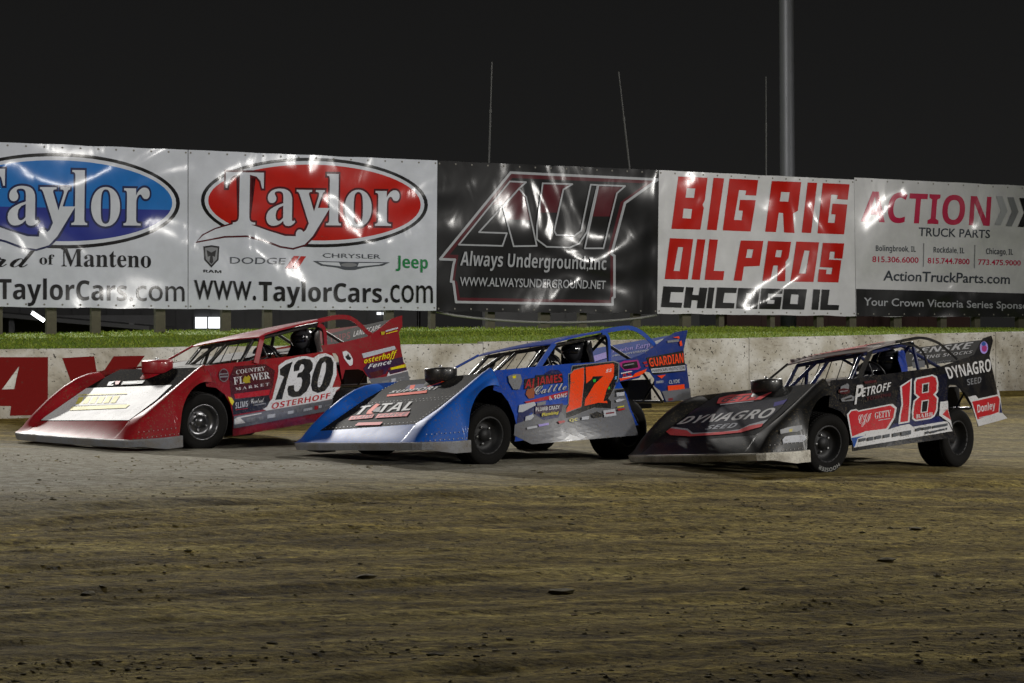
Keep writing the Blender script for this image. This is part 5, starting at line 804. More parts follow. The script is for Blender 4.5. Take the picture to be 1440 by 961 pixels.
for n, d in DATA['ban'].items():
    P0 = Patch(d['c']); mb = MB(); N = 30
    def edge(a, b): return P0.p(a, b, 0) + Vector((0, 0, (.010 if b < .5 else .014) * noise.noise((a * 9, b * 3, len(n)))))
    base = vinyl(BL[n][0]); rows = [[edge(i / N, j / 6) if j in (0, 6) else P0.p(i / N, j / 6) for i in range(N + 1)] for j in range(7)]
    nn = P0.nrm(.5, .5)
    fr = MB(); mb.grid([list(r) for r in reversed(rows)], base, False)
    bk = [[p - nn * .006 for p in r] for r in rows]; mb.grid(bk, base, False)
    rim = rows[0] + [r[-1] for r in rows[1:]] + list(reversed(rows[-1]))[1:] + [r[0] for r in reversed(rows[1:-1])]
    rb = [p - nn * .006 for p in rim]; m_ = len(rim)
    mb.add(rim + rb, [(i, (i + 1) % m_, m_ + (i + 1) % m_, m_ + i) for i in range(m_)], base)
    decals(mb, P0, d['dec'], vinyl, .003, .0005, [(0, .0, False), (0, 1.0, True), (1, 1.0, True)])
    eye = flat('eyelet_brass', (.16, .15, .13), .6)
    k = 14
    for i in range(k + 1):
        for b in (.018, .982):
            a = .008 + .984 * i / k; c = P0.p(a, b, .006); e1 = (P0.at(a + .01, b) - P0.at(a, b)).normalized() * .016; e2 = Vector((0, 0, .016))
            mb.add([c + e1 * math.cos(q) + e2 * math.sin(q) for q in [j * math.pi / 4 for j in range(8)]], [tuple(range(8))], eye)
    tag(mb.build('banner'), BL[n][1], 'banner', 'advertising banners on the fence')
cab = MB(); pa, pb = Vector(DATA['ban']['dodge']['c'][2]), Vector(DATA['ban']['aui']['c'][2])
cab.tube([pa.lerp(pb, t / 12) + Vector((0, .12, -.02 - .16 * math.sin(math.pi * t / 12) ** .7)) for t in range(13)], .02, flat('grey_pipe', (.2, .2, .19), .6))
tag(cab.build('sagging_cable'), 'sagging grey cable hanging below the black banner', 'cable')
WL = ['thin upright whip pole rising above the black banner left part', 'thin whip pole leaning left above the black banner right part', 'thin faint whip pole beside the big light pole']
rod = flat('dull_rod', (.085, .085, .085), .8)
for (a, b), s in zip(DATA['whips'], WL):
    mb = MB(); A, B = Vector(a), Vector(b); mb.tube([B, B.lerp(A, .55)], .014, rod); mb.tube([B.lerp(A, .55), A], .010, rod)
    mb.tube([B.lerp(A, .53), B.lerp(A, .56)], .019, rod)
    tag(mb.build('whip_pole'), s, 'pole', 'thin whip poles on the fence')
a, b = (Vector(p) for p in DATA['pole']); mb = MB(); d = (b - a).normalized()
gal = flat('galvanised_steel', (.30, .31, .34), .5, .35, bump=.1, scale=3, var=.12)
base = a - d * 5.5; mb.tube([base + d * s for s in (0, 6, 12, 18, 26)], [.175, .165, .155, .145, .13], gal, 24)
tag(mb.build('light_pole'), 'tall grey steel light pole rising behind the red lettered banner', 'light pole')

# ------------------------------------------------------------------ dim buildings beyond the fence
def quad_at(q): return [Vector(p) for p in q]
w1 = quad_at(DATA['grid']['win1']); w2 = quad_at(DATA['grid']['win2'])
dim = flat('dark_siding', (.10, .10, .105), .8, var=.25, scale=2); dimroof = flat('dark_roof', (.07, .07, .072), .7)
lit = flat('lit_pane', (.92, .96, 1.0), .3, emit=1.6); frame = flat('window_frame_dark', (.12, .12, .12), .6)
bd = empty('concession_building', (-9.0, 61.5, 0)); bd.rotation_euler = (0, 0, 0)
tag(bd, 'dim low building beyond the fence with a bright lit window', 'building')
L0 = Matrix.Translation((9.0, -61.5, 0))
mb = MB(); mb.box((0, 1.4, 1.3), (12.5, 2.5, 2.9), dim)
for k in range(26): mb.box((-6.2 + k * .5, .14, 1.3), (.03, .03, 2.9), dim)
mb.build('wall', bd)
mb = MB(); mb.box((0, 1.2, 2.85), (13.2, 3.6, .14), dimroof, Matrix.Rotation(RAD(4), 3, 'X')); mb.build('roof', bd)
for wq in (w1, w2):
    q = [L0 @ p for p in wq]; ctr = sum(q, Vector()) / 4; wd = (q[1] - q[0]).length; ht = (q[0] - q[3]).length; yy = .06
    mb = MB()
    for sx in (-1, 0, 1): mb.box((ctr.x + sx * wd / 2, yy, ctr.z), (.035, .06, ht + .04), frame)
    for sz in (-1, 1): mb.box((ctr.x, yy, ctr.z + sz * ht / 2), (wd + .04, .05, .035), frame)
    wo = mb.build('window', bd)
    mb = MB(); mb.box((ctr.x, yy + .03, ctr.z), (wd - .03, .012, ht - .03), lit); mb.build('pane', wo)
t0, t1 = (Vector(p) for p in DATA['grid']['tube'])
tl = empty('tube_lamp', (t0 + t1) / 2); tag(tl, 'bright slanted fluorescent tube lamp under the blue oval banner', 'lamp')
mb = MB(); dd = (t1 - t0) / 2; mb.tube([-dd, dd], .045, flat('lamp_glow', (.95, .98, 1), .3, emit=6), 10); mb.build('tube', tl)
mb = MB(); mb.tube([-dd * 1.1 + Vector((0, .07, .05)), dd * 1.1 + Vector((0, .07, .05))], .03, frame, 6); mb.build('housing', tl)
sh = empty('open_shed', (-12.5, 53.5, 0)); tag(sh, 'dim open shed with a slanted roof at the far left beyond the fence', 'shed')
mb = MB(); mb.box((0, 1.5, 2.05), (7, 4.0, .1), dimroof, Matrix.Rotation(RAD(5), 3, 'Y')); mb.build('roof', sh)
mb = MB(); mb.box((0, 3.2, 1.0), (6.6, .1, 2.2), dim); mb.build('wall', sh)
for sx in (-3, 0, 3):
    mb = MB(); mb.box((sx, -.2, .95), (.12, .12, 2.1 - sx * .08), dim); mb.build('post', sh)
def trailer(x, y, L, H, col, label):
    t = empty('box_trailer', (x, y, 0)); tag(t, label, 'trailer', 'trailers parked beyond the fence')
    m = flat('trailer_side_%d' % int(x * 10), col, .5, var=.2, scale=2); mb = MB(); mb.box((0, 1.2, .55 + H / 2), (L, 2.3, H), m)
    for k in range(int(L / .6)): mb.box((-L / 2 + .3 + k * .6, .035, .55 + H / 2), (.025, .03, H - .1), m)
    mb.box((0, .03, .62), (L, .05, .08), frame); mb.build('body', t)
    for k in (-.4, .4):
        wb = MB(); wb.lathe([(.05, 0), (.36, 0), (.36, .2), (.05, .2)], RUBBER, 20, (k, .05, .36)); wb.build('wheel', t)
    return t
trailer(2.0, 54, 5.5, 1.75, (.10, .10, .105), 'dim grey box trailer beyond the fence under the black banner')
trailer(9.0, 57, 6.5, 1.75, (.075, .030, .022), 'dim red brown box trailer beyond the fence under the red lettered banner')
trailer(18.0, 60, 6.5, 1.8, (.06, .06, .062), 'dim dark box trailer beyond the fence under the truck parts banner')

# ------------------------------------------------------------------ race cars
def hz(x, y): return .335 + .41 * (.87 - x) + .045 * y
def xl(y): return 1.145 - .085 * (min(abs(y), .97) / .95) ** 4
def interp(tab, x):
    for (a, b), (c, d) in zip(tab, tab[1:]):
        if x <= c: return b + (d - b) * max(0, (x - a)) / (c - a)
    return tab[-1][1]
def bumph(x): return interp([(-.13, .128), (0, .122), (.1, .108), (.3, .08), (.6, .04), (.9, .004), (1.2, 0)], x)
def bumpr(x): return interp([(-.13, .07), (-.05, .10), (.05, .13), (.2, .155), (.4, .155), (.6, .125), (.8, .07), (.95, .02), (1.05, 0), (1.2, 0)], x)
def yside(x): return interp([(-.2, 1.0), (.38, 1.03), (.8, 1.015), (.95, .99), (1.03, .965), (1.2, .93)], x)
def ysr(x, s): return yside(x) - (.105 * smooth(.6, 1.05, x) if s < 0 else 0)
def ztop(x, y):
    if x <= .87: return hz(x, y)
    e = xl(y); u = max(0, (e - x) / (e - .87)); z0 = .183; return z0 + (hz(.87, y) - z0) * (.62 * u + .38 * u * u)
def zbot(x):
    if x > .385: return .172
    return .29 + .44 * math.sqrt(max(0, 1 - ((x + .01) / .40) ** 2))

def tyre(name, parent, M, R, W, rimm, letters=False, rr=.195):
    t = MB(); h = W / 2
    t.lathe([(rr + .004, -h * .86), (rr + .03, -h * .97), (R * .8, -h * 1.02), (R * .93, -h * .97), (R * .985, -h * .86), (R, -h * .6), (R, h * .6), (R * .985, h * .86), (R * .93, h * .97), (R * .8, h * 1.02), (rr + .03, h * .97), (rr + .004, h * .86)], RUBBER, 56)
    for k in range(56):                                              # tread blocks
        for yy in (-.62, -.2, .22, .64):
            a = 2 * math.pi * (k + (.5 if yy in (-.2, .64) else 0)) / 56
            rot = Matrix.Rotation(-a, 3, 'Y'); t.box(rot @ Vector((R + .002, yy * h * .92, 0)), (.012, W * .15, R * .075), RUBBER, rot)
    if letters:
        g_, f_ = glyphs('HOOSIER', 'b'); a0, a1 = RAD(235), RAD(303)
        vs = []
        for x, y in g_:
            a = a0 + (a1 - a0) * x; r = R * .78 + R * .13 * y; vs.append((r * math.cos(a), h * 1.02 + .004, r * math.sin(a)))
        t.add(vs, [tuple(reversed(f)) for f in f_], WHITE_SIDE)
    o = t.build('wheel', parent); o.matrix_local = M
    r = MB(); r.lathe([(rr + .006, h * .88), (rr - .004, h * .93), (rr - .014, h * .86), (rr - .022, h * .55), (rr * .80, h * .30), (rr * .62, h * .22), (rr * .40, h * .30), (rr * .34, h * .34), (rr * .33, h * .50), (.0, h * .52)], rimm, 40)
    r.lathe([(rr + .006, -h * .88), (rr - .02, -h * .8), (rr - .02, h * .3)], rimm, 40)
    for k in range(5):
        a = 2 * math.pi * k / 5; r.lathe([(.012, 0), (.016, .02), (0, .022)], ALU, 8, (rr * .48 * math.cos(a), h * .27, rr * .48 * math.sin(a)))
    for k in range(20):
        a = 2 * math.pi * k / 20; r.lathe([(.007, 0), (.006, .006), (0, .007)], rimm, 6, ((rr - .008) * math.cos(a), h * .90, (rr - .008) * math.sin(a)))
    r.build('rim', o); return o

CARS = dict(
 red=dict(nr=.48, ns=.09, hr=.6, hs=0.001, body='8e1420', nose='8a101c', hood='101114', strip='74767c', roof='a0202a', post='8e1420', deck='141416', cage='141416', seat='0e0e10', rim=flat('rim_aluminium', (.15, .15, .155), .3, .95), rr=-.06, sp=-.07, air='8e1420',
   label='red stock car number 130, leftmost of the three race cars', quarter='8e1420', door='97161f', spoiler='7a1018',
   wheels=dict(FR=(-4.80, 24.65), RL=(-2.0, 25.35), RR=(-3.4, 26.5)), steer=-13, group='late model race cars on the track'),
 blue=dict(hr=.6, hs=.03, body='0f50ae', nose='0f58b6', hood='17181b', strip='85878c', roof='2c4aa8', post='1c4aa6', deck='16181c', cage='101114', seat='0e0e10', rim=flat('black_rim', (.010, .010, .011), .6), rr=-.035, sp=0, air='121214',
   label='blue stock car number 17, middle of the three race cars', quarter='12307c', door='0f46ae', spoiler='163f98',
   wheels=dict(FR=(-1.50, 23.6), RL=(1.20, 24.25), RR=(.25, 25.45)), steer=-6, group='late model race cars on the track'),
 black=dict(nr=.34, ns=.4, body='17181a', nose='1c1d1f', hood='202124', strip='d8d4c8', roof='8c8684', post='121316', deck='16181c', cage='0f1f54', seat='1a3a98', rim=flat('black_rim', (.010, .010, .011), .6), rr=0, sp=0, air='18191b',
   label='black stock car number 18, rightmost of the three race cars', quarter='0d0e14', door='0b0c14', spoiler='0c0c0e',
   wheels=dict(FR=(2.1, 23.95), RL=(4.97, 24.45), RR=(3.75, 25.65)), steer=-8, group='late model race cars on the track'))
def loft_tube_ribbon(mb, pts, wdt, th, m):
    """flat strap following pts, wide in the x-z plane, thin in y"""
    pts = [Vector(p) for p in pts]; rows = []
    for i, p in enumerate(pts):
        t = (pts[min(i + 1, len(pts) - 1)] - pts[max(i - 1, 0)]).normalized(); n = Vector((-t.z, 0, t.x)).normalized() * wdt / 2; y = Vector((0, th / 2, 0))
        rows.append([p + n + y, p + n - y, p - n - y, p - n + y])
    mb.grid(rows, m, False, True); mb.add(rows[0], [(0, 1, 2, 3)], m); mb.add(rows[-1], [(3, 2, 1, 0)], m)
def crv(pts, n=5):
    """Catmull-Rom through points"""
    P_ = [Vector(p) for p in pts]; P_ = [P_[0] * 2 - P_[1]] + P_ + [P_[-1] * 2 - P_[-2]]; out = []
    for i in range(1, len(P_) - 2):
        a, b, c, d = P_[i - 1:i + 3]
        for k in range(n):
            t = k / n; out.append(.5 * (2 * b + (c - a) * t + (2 * a - 5 * b + 4 * c - d) * t * t + (3 * b - a - 3 * c + d) * t ** 3))
    return out + [P_[-2]]
def car(key):
    C_ = CARS[key]; D = DATA['cars'][key]; px_, py_, pz_, yaw, pit, rol = D['pose']
    Rm = Matrix.Rotation(yaw, 4, 'Z') @ Matrix.Rotation(pit, 4, 'Y') @ Matrix.Rotation(rol, 4, 'X')
    root = empty('race_car', (px_, py_, pz_)); root.rotation_euler = Rm.to_euler(); tag(root, C_['label'], 'race car', C_['group'])
    W2L = (Matrix.Translation((px_, py_, pz_)) @ Rm).inverted()
    dm = lambda hx: paint(hx, .30, 0, .4, .12)
    body = paint(C_['body'], .30, .15, .5, .16, .5); nosem = paint(C_['nose'], C_.get('nr', .42), 0, .04, .10, .35, C_.get('ns', .12)); hoodm = paint(C_['hood'], C_.get('hr', .42), 0, 0, .05, .4, C_.get('hs', .12))
    stripm = paint(C_['strip'], .5, 0, 0, .75, .6); cage = paint(C_['cage'], .35, 0, .3, .1, 0)
    # nose
    mb = MB(); ys = [-.735 + 1.47 * k / 24 for k in range(25)]
    mb.grid([[(xl(y) + (.872 - xl(y)) * u, y, ztop(xl(y) + (.872 - xl(y)) * u, y)) for y in ys] for u in [i / 8 for i in range(9)]], nosem)
    recalc(mb.build('nose', root))
    # fenders with side walls and wheel arch
    for s in (1, -1):
        mb = MB(); prof = [(.715, -.02, -.010), (.73, .06, 0), (.75, .20, 0), (.775, .45, 0), (.80, .70, 0), (.825, .87, 0), (.85, .97, 0), (.875, 1, 0), (.90, .95, -.003), (.92, .85, -.011), (.935, .70, -.024)]
        us_ = [0, .02, .05, .08, .12, .16, .2, .24, .27, .30, .33, .355, .375, .39, .40, .405, .41, .4115, .42, .46, .5, .56, .62, .68, .74, .8, .86, .91, .95, .975, 1]
        rows = []
        for u in us_:
            r = []
            for y, b, dz in prof:
                x = -.12 + (xl(y) - .004 + .12) * u; hb = bumph(x) if s > 0 else bumpr(x)
                fade = min(1, max(0, (xl(y) - x) / .12)); r.append(Vector((x, s * y, ztop(x, s * y) + hb * b + dz * fade)))
            x = -.12 + (xl(.97) + .12) * u; x = min(x, xl(.95)); top = r[-1]; zb = min(zbot(x), top.z - .004); yb = ysr(x, s)
            for k in range(1, 7):
                t = k / 6; yy = .935 + (yb - .935) * (t + .12 * math.sin(math.pi * t)); r.append(Vector((top.x + (x - top.x) * t, s * yy, top.z + (zb - top.z) * t)))
            rows.append(r)
        # arch lip turned inwards
        mb.grid(rows, nosem)
        mb.grid([[r[-1] for r in rows if r[-1].x < .42], [r[-1] + Vector((0, -s * .05, 0)) for r in rows if r[-1].x < .42]], nosem)
        if s > 0:
            if D['dec']['fender']: fp_ = Patch(D['patch']['fender']); fp_.fl = 1 if fp_.nrm(.5, .5).y > 0 else -1; decals(mb, fp_, D['dec']['fender'], dm, .022)
            for k in range(9):                                       # rivets along the lower edge
                for zz in (.20, .265):
                    x = .43 + k * .062 + (.03 if zz > .25 else 0); a = (x, yside(x) - .008 + (.0 if zz < .25 else -.01), zz)
                    mb.add([(a[0] + .007 * math.cos(q * 1.047), a[1] + .012, a[2] + .007 * math.sin(q * 1.047)) for q in range(6)], [tuple(range(6))], ALU)
        recalc(mb.build('fender', root))
    # lip strip round the nose
    path = [(.385, -1.035)] + [(x, -ysr(x, -1)) for x in (.6, .8, .95, 1.0)] + [(xl(y), y) for y in (-.84, -.76, -.6, -.3, 0, .3, .6, .8, .9)] + [(x, yside(x)) for x in (1.02, .95, .8, .6)] + [(.385, 1.035)]
    rows = []
    for i, (x, y) in enumerate(path):
        a = Vector((path[max(i - 1, 0)][0], path[max(i - 1, 0)][1], 0)); b = Vector((path[min(i + 1, len(path) - 1)][0], path[min(i + 1, len(path) - 1)][1], 0))
        t = (b - a).normalized(); n = Vector((t.y, -t.x, 0)); f = smooth(.6, 1.0, x); zt = .176 + .012 * f; zb = .052 + .06 * f; p = Vector((x, y, 0)); o_ = .014 + .018 * f
        Z_ = lambda z: Vector((0, 0, z))
        rows.append([p - n * .02 + Z_(zt + .004), p + n * (o_ * .8) + Z_(zt), p + n * o_ + Z_(zt - .014), p + n * (.012) + Z_(zb), p - n * .01 + Z_(zb), p - n * .02 + Z_(zt - .02)])
    mb = MB(); mb.grid(rows, stripm, False, True)
    for r in (rows[0], rows[-1]): mb.add(r, [tuple(range(6))], stripm)
    recalc(mb.build('lip_strip', root))
    # hood
    hp = HoodPatch(D['patch']['hood'], Patch(D['patch']['hood']).nrm(.5, .5).z < 0)
    mb = MB(); sheet(mb, hp, [(0, 0), (1, 0), (1, 1), (0, 1)], hoodm, .006)
    decals(mb, hp, D['dec']['hood'], lambda hx: paint(hx, .5, 0, 0, .07, .4, .05 if key == 'red' else .14), .003, .0006, [(0, .006, False), (0, .994, True), (1, .994, True)])
    if key == 'blue':
        for k in range(26):
            for st in [(.012, k / 26), (.988, k / 26)] + [(k / 26 + .01, b_) for b_ in ((.53, .57, .97) if key == 'blue' else (.97,))]:
                c = hp.p(*st, .008); mb.add([c + Vector((.0065 * math.cos(q * 1.047), .0065 * math.sin(q * 1.047), -.0027 * math.cos(q * 1.047))) for q in range(6)], [tuple(range(6))], ALU)
    mb.build('hood', root)
    # air cleaner and cowl scoop
    a = D['airc']; mb = MB(); ry = Matrix.Rotation(RAD(90), 4, 'X')
    t = MB(); am = paint(C_['air'], .4, 0, .2, .2, 0)
    t.lathe([(.165, -.07), (.175, -.06), (.178, .055), (.17, .07), (.0, .078)], am, 32); t.lathe([(.02, .076), (.018, .10), (0, .1)], ALU, 8)
    t.v = [(x + a[0], -z + a[1], y + a[2] - .005) for x, y, z in t.v]; t.build('air_cleaner', root)
    t = MB(); rws = []
    for k in range(9):
        u = k / 8; x = .06 - .26 * u; hh = .012 + .085 * smooth(0, 1, u); wd = .07 + .08 * u
        rws.append([(x, a[1] + wd * math.cos(q), hz(x, a[1]) - .01 + hh * math.sin(q)) for q in [math.pi * j / 12 for j in range(13)]])
    t.grid(rws, nosem if key == 'red' else hoodm); recalc(t.build('hood_scoop', root))
    # door
    doorm = paint(C_['door'], .26, .1, .6, .1, 1.0); P0 = Patch(D['patch']['door'])
    if P0.nrm(.5, .5).y < 0: P0 = Patch(D['patch']['door'], True)
    mb = MB(); sheet(mb, P0, D['doorpoly'], doorm); decals(mb, P0, D['dec']['door'], lambda hx: paint(hx, .26, 0, .6, .1, 1.0)); mb.build('door_panel', root)
    bl_, br_ = P0.at(-.02, 1.0), P0.at(1.02, 1.0); mb = MB()
    # rear quarter with fin
    qm = paint(C_['quarter'], .3, .1, .5, .12, .8); P1 = Patch(D['patch']['quarter'])
    if P1.nrm(.5, .5).y < 0: P1 = Patch(D['patch']['quarter'], True)
    mb = MB(); sheet(mb, P1, D['quartpoly'], qm); decals(mb, P1, D['dec']['quarter'], lambda hx: paint(hx, .3, 0, .5, .12, .8)); mb.build('quarter_panel', root)
    # spoiler
    sc_ = [Vector(q) for q in D['patch']['spoiler']]
    sc_[0].z += C_['sp']; sc_[3].z += C_['sp']
    P2 = Patch(sc_)
    if P2.nrm(.5, .5).x < 0: P2 = Patch(sc_, True)
    mb = MB(); spm = paint(C_['spoiler'], .85, 0, 0, .1, .4); sheet(mb, P2, [(0, 0), (1, 0), (1, 1), (0, 1)], spm); decals(mb, P2, D['dec']['spoiler'], lambda hx: paint(hx, .85, 0, 0, .1, .4)); mb.build('spoiler', root)
    # roof
    FL, FR, RL = Vector(D['roofFL']), Vector(D['roofFR']), Vector(D['roofRL']); RR = Vector(D['roofRR']) + Vector((0, 0, C_['rr']))
    mb = MB(); rm = paint(C_['roof'], .30, 0, .5, .15, .4); top = []; bot = []
    for i in range(13):
        u = i / 12; r = []; r2 = []
        for j in range(11):
            v = j / 10; p = FL.lerp(FR, v).lerp(RL.lerp(RR, v), u); cr = .018 * math.sin(math.pi * v) + .012 * math.sin(math.pi * u)
            if i == 0: p += Vector((.02, 0, -.022))
            r.append(p + Vector((0, 0, cr))); r2.append(p + Vector((0, 0, cr - (.012 if i == 0 else .022))))
        top.append(r); bot.append(r2)
    mb.grid(top, rm); mb.grid([list(reversed(r)) for r in bot], rm)
    for e, f in ((top[0], bot[0]), (bot[-1], top[-1])): mb.grid([e, f], rm, False)
    for j in (0, -1): mb.grid([[r[j] for r in top], [r[j] for r in bot]], rm, False)
    if key == 'black':
        for k in range(9):
            p = FR.lerp(RR, .08 + .1 * k) + Vector((0, .05, .018)); mb.box(p, (.07, .06, .03), rm)
        RP = Patch([FR, FL, RL, RR]); RP = RP if RP.nrm(.5, .5).z > 0 else Patch([FR, FL, RL, RR], True)
        for k, c_ in ((.12, 'coral'), (.45, 'coral')):
            pts, tris = tess([(.2, k), (.9, k), (.8, k + .2), (.15, k + .2)]); flat_faces(mb, RP, pts, tris, paint(PAL[c_], .4, 0, .3, .3, 0), .034)
    recalc(mb.build('roof', root))
    # posts and straps
    pm = paint(C_['post'], .3, 0, .5, .12, .3)
    mb = MB(); A = FL + Vector((-.03, -.015, -.01)); B = Vector(D['doorTA']) + Vector((-.02, -.01, -.03)); dv = Vector((.075, 0, .02))
    mb.add([A, A - dv * .9, B - dv, B, A + Vector((0, -.012, 0)), A - dv * .9 + Vector((0, -.012, 0)), B - dv + Vector((0, -.012, 0)), B + Vector((0, -.012, 0))], [(0, 1, 2, 3), (7, 6, 5, 4), (0, 4, 5, 1), (1, 5, 6, 2), (2, 6, 7, 3), (3, 7, 4, 0)], pm)
    recalc(mb.build('windscreen_post', root))
    mb = MB(); mb.tube([FR + Vector((0, .02, -.012)), Vector((-.66, -.50, .80))], .014, pm); mb.build('windscreen_post', root)
    for wd, pts in D['strip']:
        mb = MB(); loft_tube_ribbon(mb, crv(pts), wd, .010, pm); recalc(mb.build('roof_strap', root))
    # windscreen bars
    for k in range(6):
        v = .16 + .14 * k; a_ = FL.lerp(FR, v) + Vector((-.03, 0, -.02)); b_ = Vector((-1.10, .64 - 1.18 * v, .82 + .05 * (.6 - v)))
        mb = MB(); mb.tube([a_, b_], .006, WIRE, 6); mb.build('windscreen_bar', root)
    # roll cage
    mb = MB(); T_ = lambda *p, r=.021: mb.tube(p, r, cage)
    fl_, fr_, rl_, rr_ = (q + Vector((0, 0, -.05)) for q in (FL.lerp(FR, .10), FL.lerp(FR, .86), RL.lerp(RR, .10), RL.lerp(RR, .86)))
    T_(fl_, fr_); T_(rl_, rr_); T_(fl_, rl_); T_(fr_, rr_)
    T_(fr_, (-1.0, -.40, .74)); T_(fr_ + Vector((-.05, .10, 0)), (-.98, -.05, .74)); T_(fr_.lerp(fl_, .30), (-.98, -.36, .74)); T_(fr_.lerp(fl_, .5), (-.98, -.02, .76)); T_(fl_, (-.80, .62, .70))
    T_(rl_, (-2.38, .62, .35)); T_(rr_, (-2.38, -.45, .35)); T_(rl_, (-2.38, -.4, .5)); T_(rl_.lerp(rr_, .2), (-3.25, .42, .80)); T_(rr_, (-3.25, -.42, .76))
    T_((-.72, .66, .34), (-2.38, .66, .40)); T_((-.72, .66, .58), (-2.38, .66, .62)); T_(rr_.lerp(fr_, .3), (-2.2, .15, .8), r=.016)
    T_((.9, .40, .24), (-2.3, .44, .20), (-2.65, .42, .46), (-3.5, .40, .42)); T_((.9, -.40, .24), (-2.3, -.44, .20), (-2.65, -.42, .46), (-3.5, -.40, .42))
    T_((-2.9, .62, .82), (-3.30, .60, .42), r=.014); T_((-3.35, .62, .86), (-2.95, .60, .45), r=.012); T_((-3.5, .40, .42), (-3.5, .68, .50), r=.014)
    mb.build('roll_cage', root)
    # engine, floor, decks, firewall (the dark works of the car)
    mb = MB(); mb.box((-.30, 0, .44), (.72, .46, .38), INNER); mb.box((-.30, .17, .60), (.55, .14, .10), ALU, Matrix.Rotation(RAD(30), 3, 'X')); mb.box((-.30, -.17, .58), (.55, .14, .10), ALU, Matrix.Rotation(RAD(-30), 3, 'X'))
    mb.box((.55, 0, .27), (.07, .62, .26), INNER); mb.tube([(-.66, 0, .36), (-2.5, 0, .40)], .05, INNER); mb.box((-.95, 0, .36), (.55, .34, .30), INNER); mb.tube([(-.3, .33, .40), (-.9, .42, .22), (-1.9, .42, .20)], .04, WIRE)
    mb.build('engine', root)
    mb = MB(); mb.box((-1.5, 0, .17), (1.75, 1.55, .02), INNER); mb.box((-.70, 0, .47), (.02, 1.5, .58), INNER); mb.build('floor_pan', root)
    deckm = paint(C_['deck'], .45, 0, .1, .5, .4)
    mb = MB(); z_ = lambda x, y: .79 + .045 * y - (x + .35) * .055
    def slab(x0, x1, y0, y1, dz=0):
        v_ = [Vector((x, y, z_(x, y) + dz)) for x, y in ((x0, y0), (x1, y0), (x1, y1), (x0, y1))]
        mb.add(v_ + [q - Vector((0, 0, .008)) for q in v_], [(0, 1, 2, 3), (7, 6, 5, 4), (0, 4, 5, 1), (1, 5, 6, 2), (2, 6, 7, 3), (3, 7, 4, 0)], deckm)
    slab(-.33, -1.0, -.86, .84); slab(-1.0, -2.38, -.86, .02); slab(-2.38, -3.42, -.74, .73, -.04)
    recalc(mb.build('interior_deck', root))
    # far side sheets
    fm = paint(C_['body'], .3, 0, .4, .3, .5); mb = MB()
    vs_ = [(-.12, -.93, .775), (-2.38, -.84, .84), (-2.15, -.98, .16), (-.43, -1.0, .12), (-.43, -.99, .45), (-.25, -.96, .70)]
    mb.add(vs_ + [(x, y + .008, z) for x, y, z in vs_], [(0, 1, 2, 3, 4, 5), (11, 10, 9, 8, 7, 6)], fm); recalc(mb.build('door_panel', root))
    mb = MB(); vs_ = [(-2.38, -.84, .83), (-3.55, -.74, .92), (-3.68, -.76, .36), (-3.1, -.86, .34), (-2.95, -.86, .64), (-2.38, -.88, .68)]
    mb.add(vs_ + [(x, y + .008, z) for x, y, z in vs_], [(0, 1, 2, 3, 4, 5), (11, 10, 9, 8, 7, 6)], fm); recalc(mb.build('quarter_panel', root))
    mb = MB(); mb.box((-3.22, 0, .52), (.42, .66, .34), INNER); mb.build('fuel_cell', root)
    # seat: wrap-round shell
    sm = paint(C_['seat'], .4, 0, .2, .05, 0); hx, hy, hz_ = D['helm']; mb = MB(); rows = []
    for z, k, fw in ((.30, 1, .20), (.55, 1.02, .24), (.80, .98, .20), (.95, .80, .18), (1.06, .72, .20), (1.13, .66, .16), (1.165, .5, .08)):
        z2 = z + (hz_ - 1.04); r = []
        for q in range(17):
            an = math.pi * (q / 16) ; r.append((hx - .20 + (fw + .06 + (.10 if key == 'black' else 0)) * (1 - math.sin(an)) * .9 - .03 * (z > .9), hy + .27 * k * math.cos(an), z2))
        rows.append(r)
    mb.grid(rows, sm); mb.grid([[(x + (.018 if x < hx - .1 else 0), y * .93 + hy * .07, z) for x, y, z in r] for r in rows], sm)
    mb.box((hx - .02, hy, .27), (.44, .44, .06), sm); recalc(mb.build('seat', root))
    # steering wheel, dash hood
    dx, dy, dz_ = D['dome']; mb = MB(); rr_m = Matrix.Translation((dx + .22, hy + .02, dz_ - .10)) @ Matrix.Rotation(RAD(-62), 4, 'Y')
    ring = [rr_m @ Vector((.165 * math.cos(t * math.pi / 12), .165 * math.sin(t * math.pi / 12), 0)) for t in range(25)]; mb.tube(ring, .014, CAGE_BLACK)
    for t in (0, 8, 16): mb.tube([rr_m @ Vector((0, 0, 0)), ring[t]], .010, ALU)
    mb.tube([rr_m @ Vector((0, 0, 0)), (-.75, hy, .66)], .014, WIRE); mb.build('steering_wheel', root)
    mb = MB(); ds = flat('gloss_black_shell', (.012, .012, .014), .12); rows = []
    for k in range(8):
        th = math.pi / 2 * k / 7; rows.append([(dx + .10 + .15 * math.cos(th) * math.cos(q), dy - .05 + .15 * math.cos(th) * math.sin(q), dz_ - .06 + .10 * math.sin(th)) for q in [2 * math.pi * j / 20 for j in range(20)]])
    mb.grid(rows, ds, True, True); mb.tube([(dx + .10, dy - .05, dz_ - .06), (-1.0, dy - .1, .70)], .03, CAGE_BLACK); recalc(mb.build('dash_hood', root))
    # wheels stand on the clay, each with its own steer
    f = Matrix.Translation((px_, py_, pz_)) @ Rm @ Vector(D['fwc']); WH = dict(C_['wheels']); WH['FL'] = (f.x, f.y)
    wz = {}
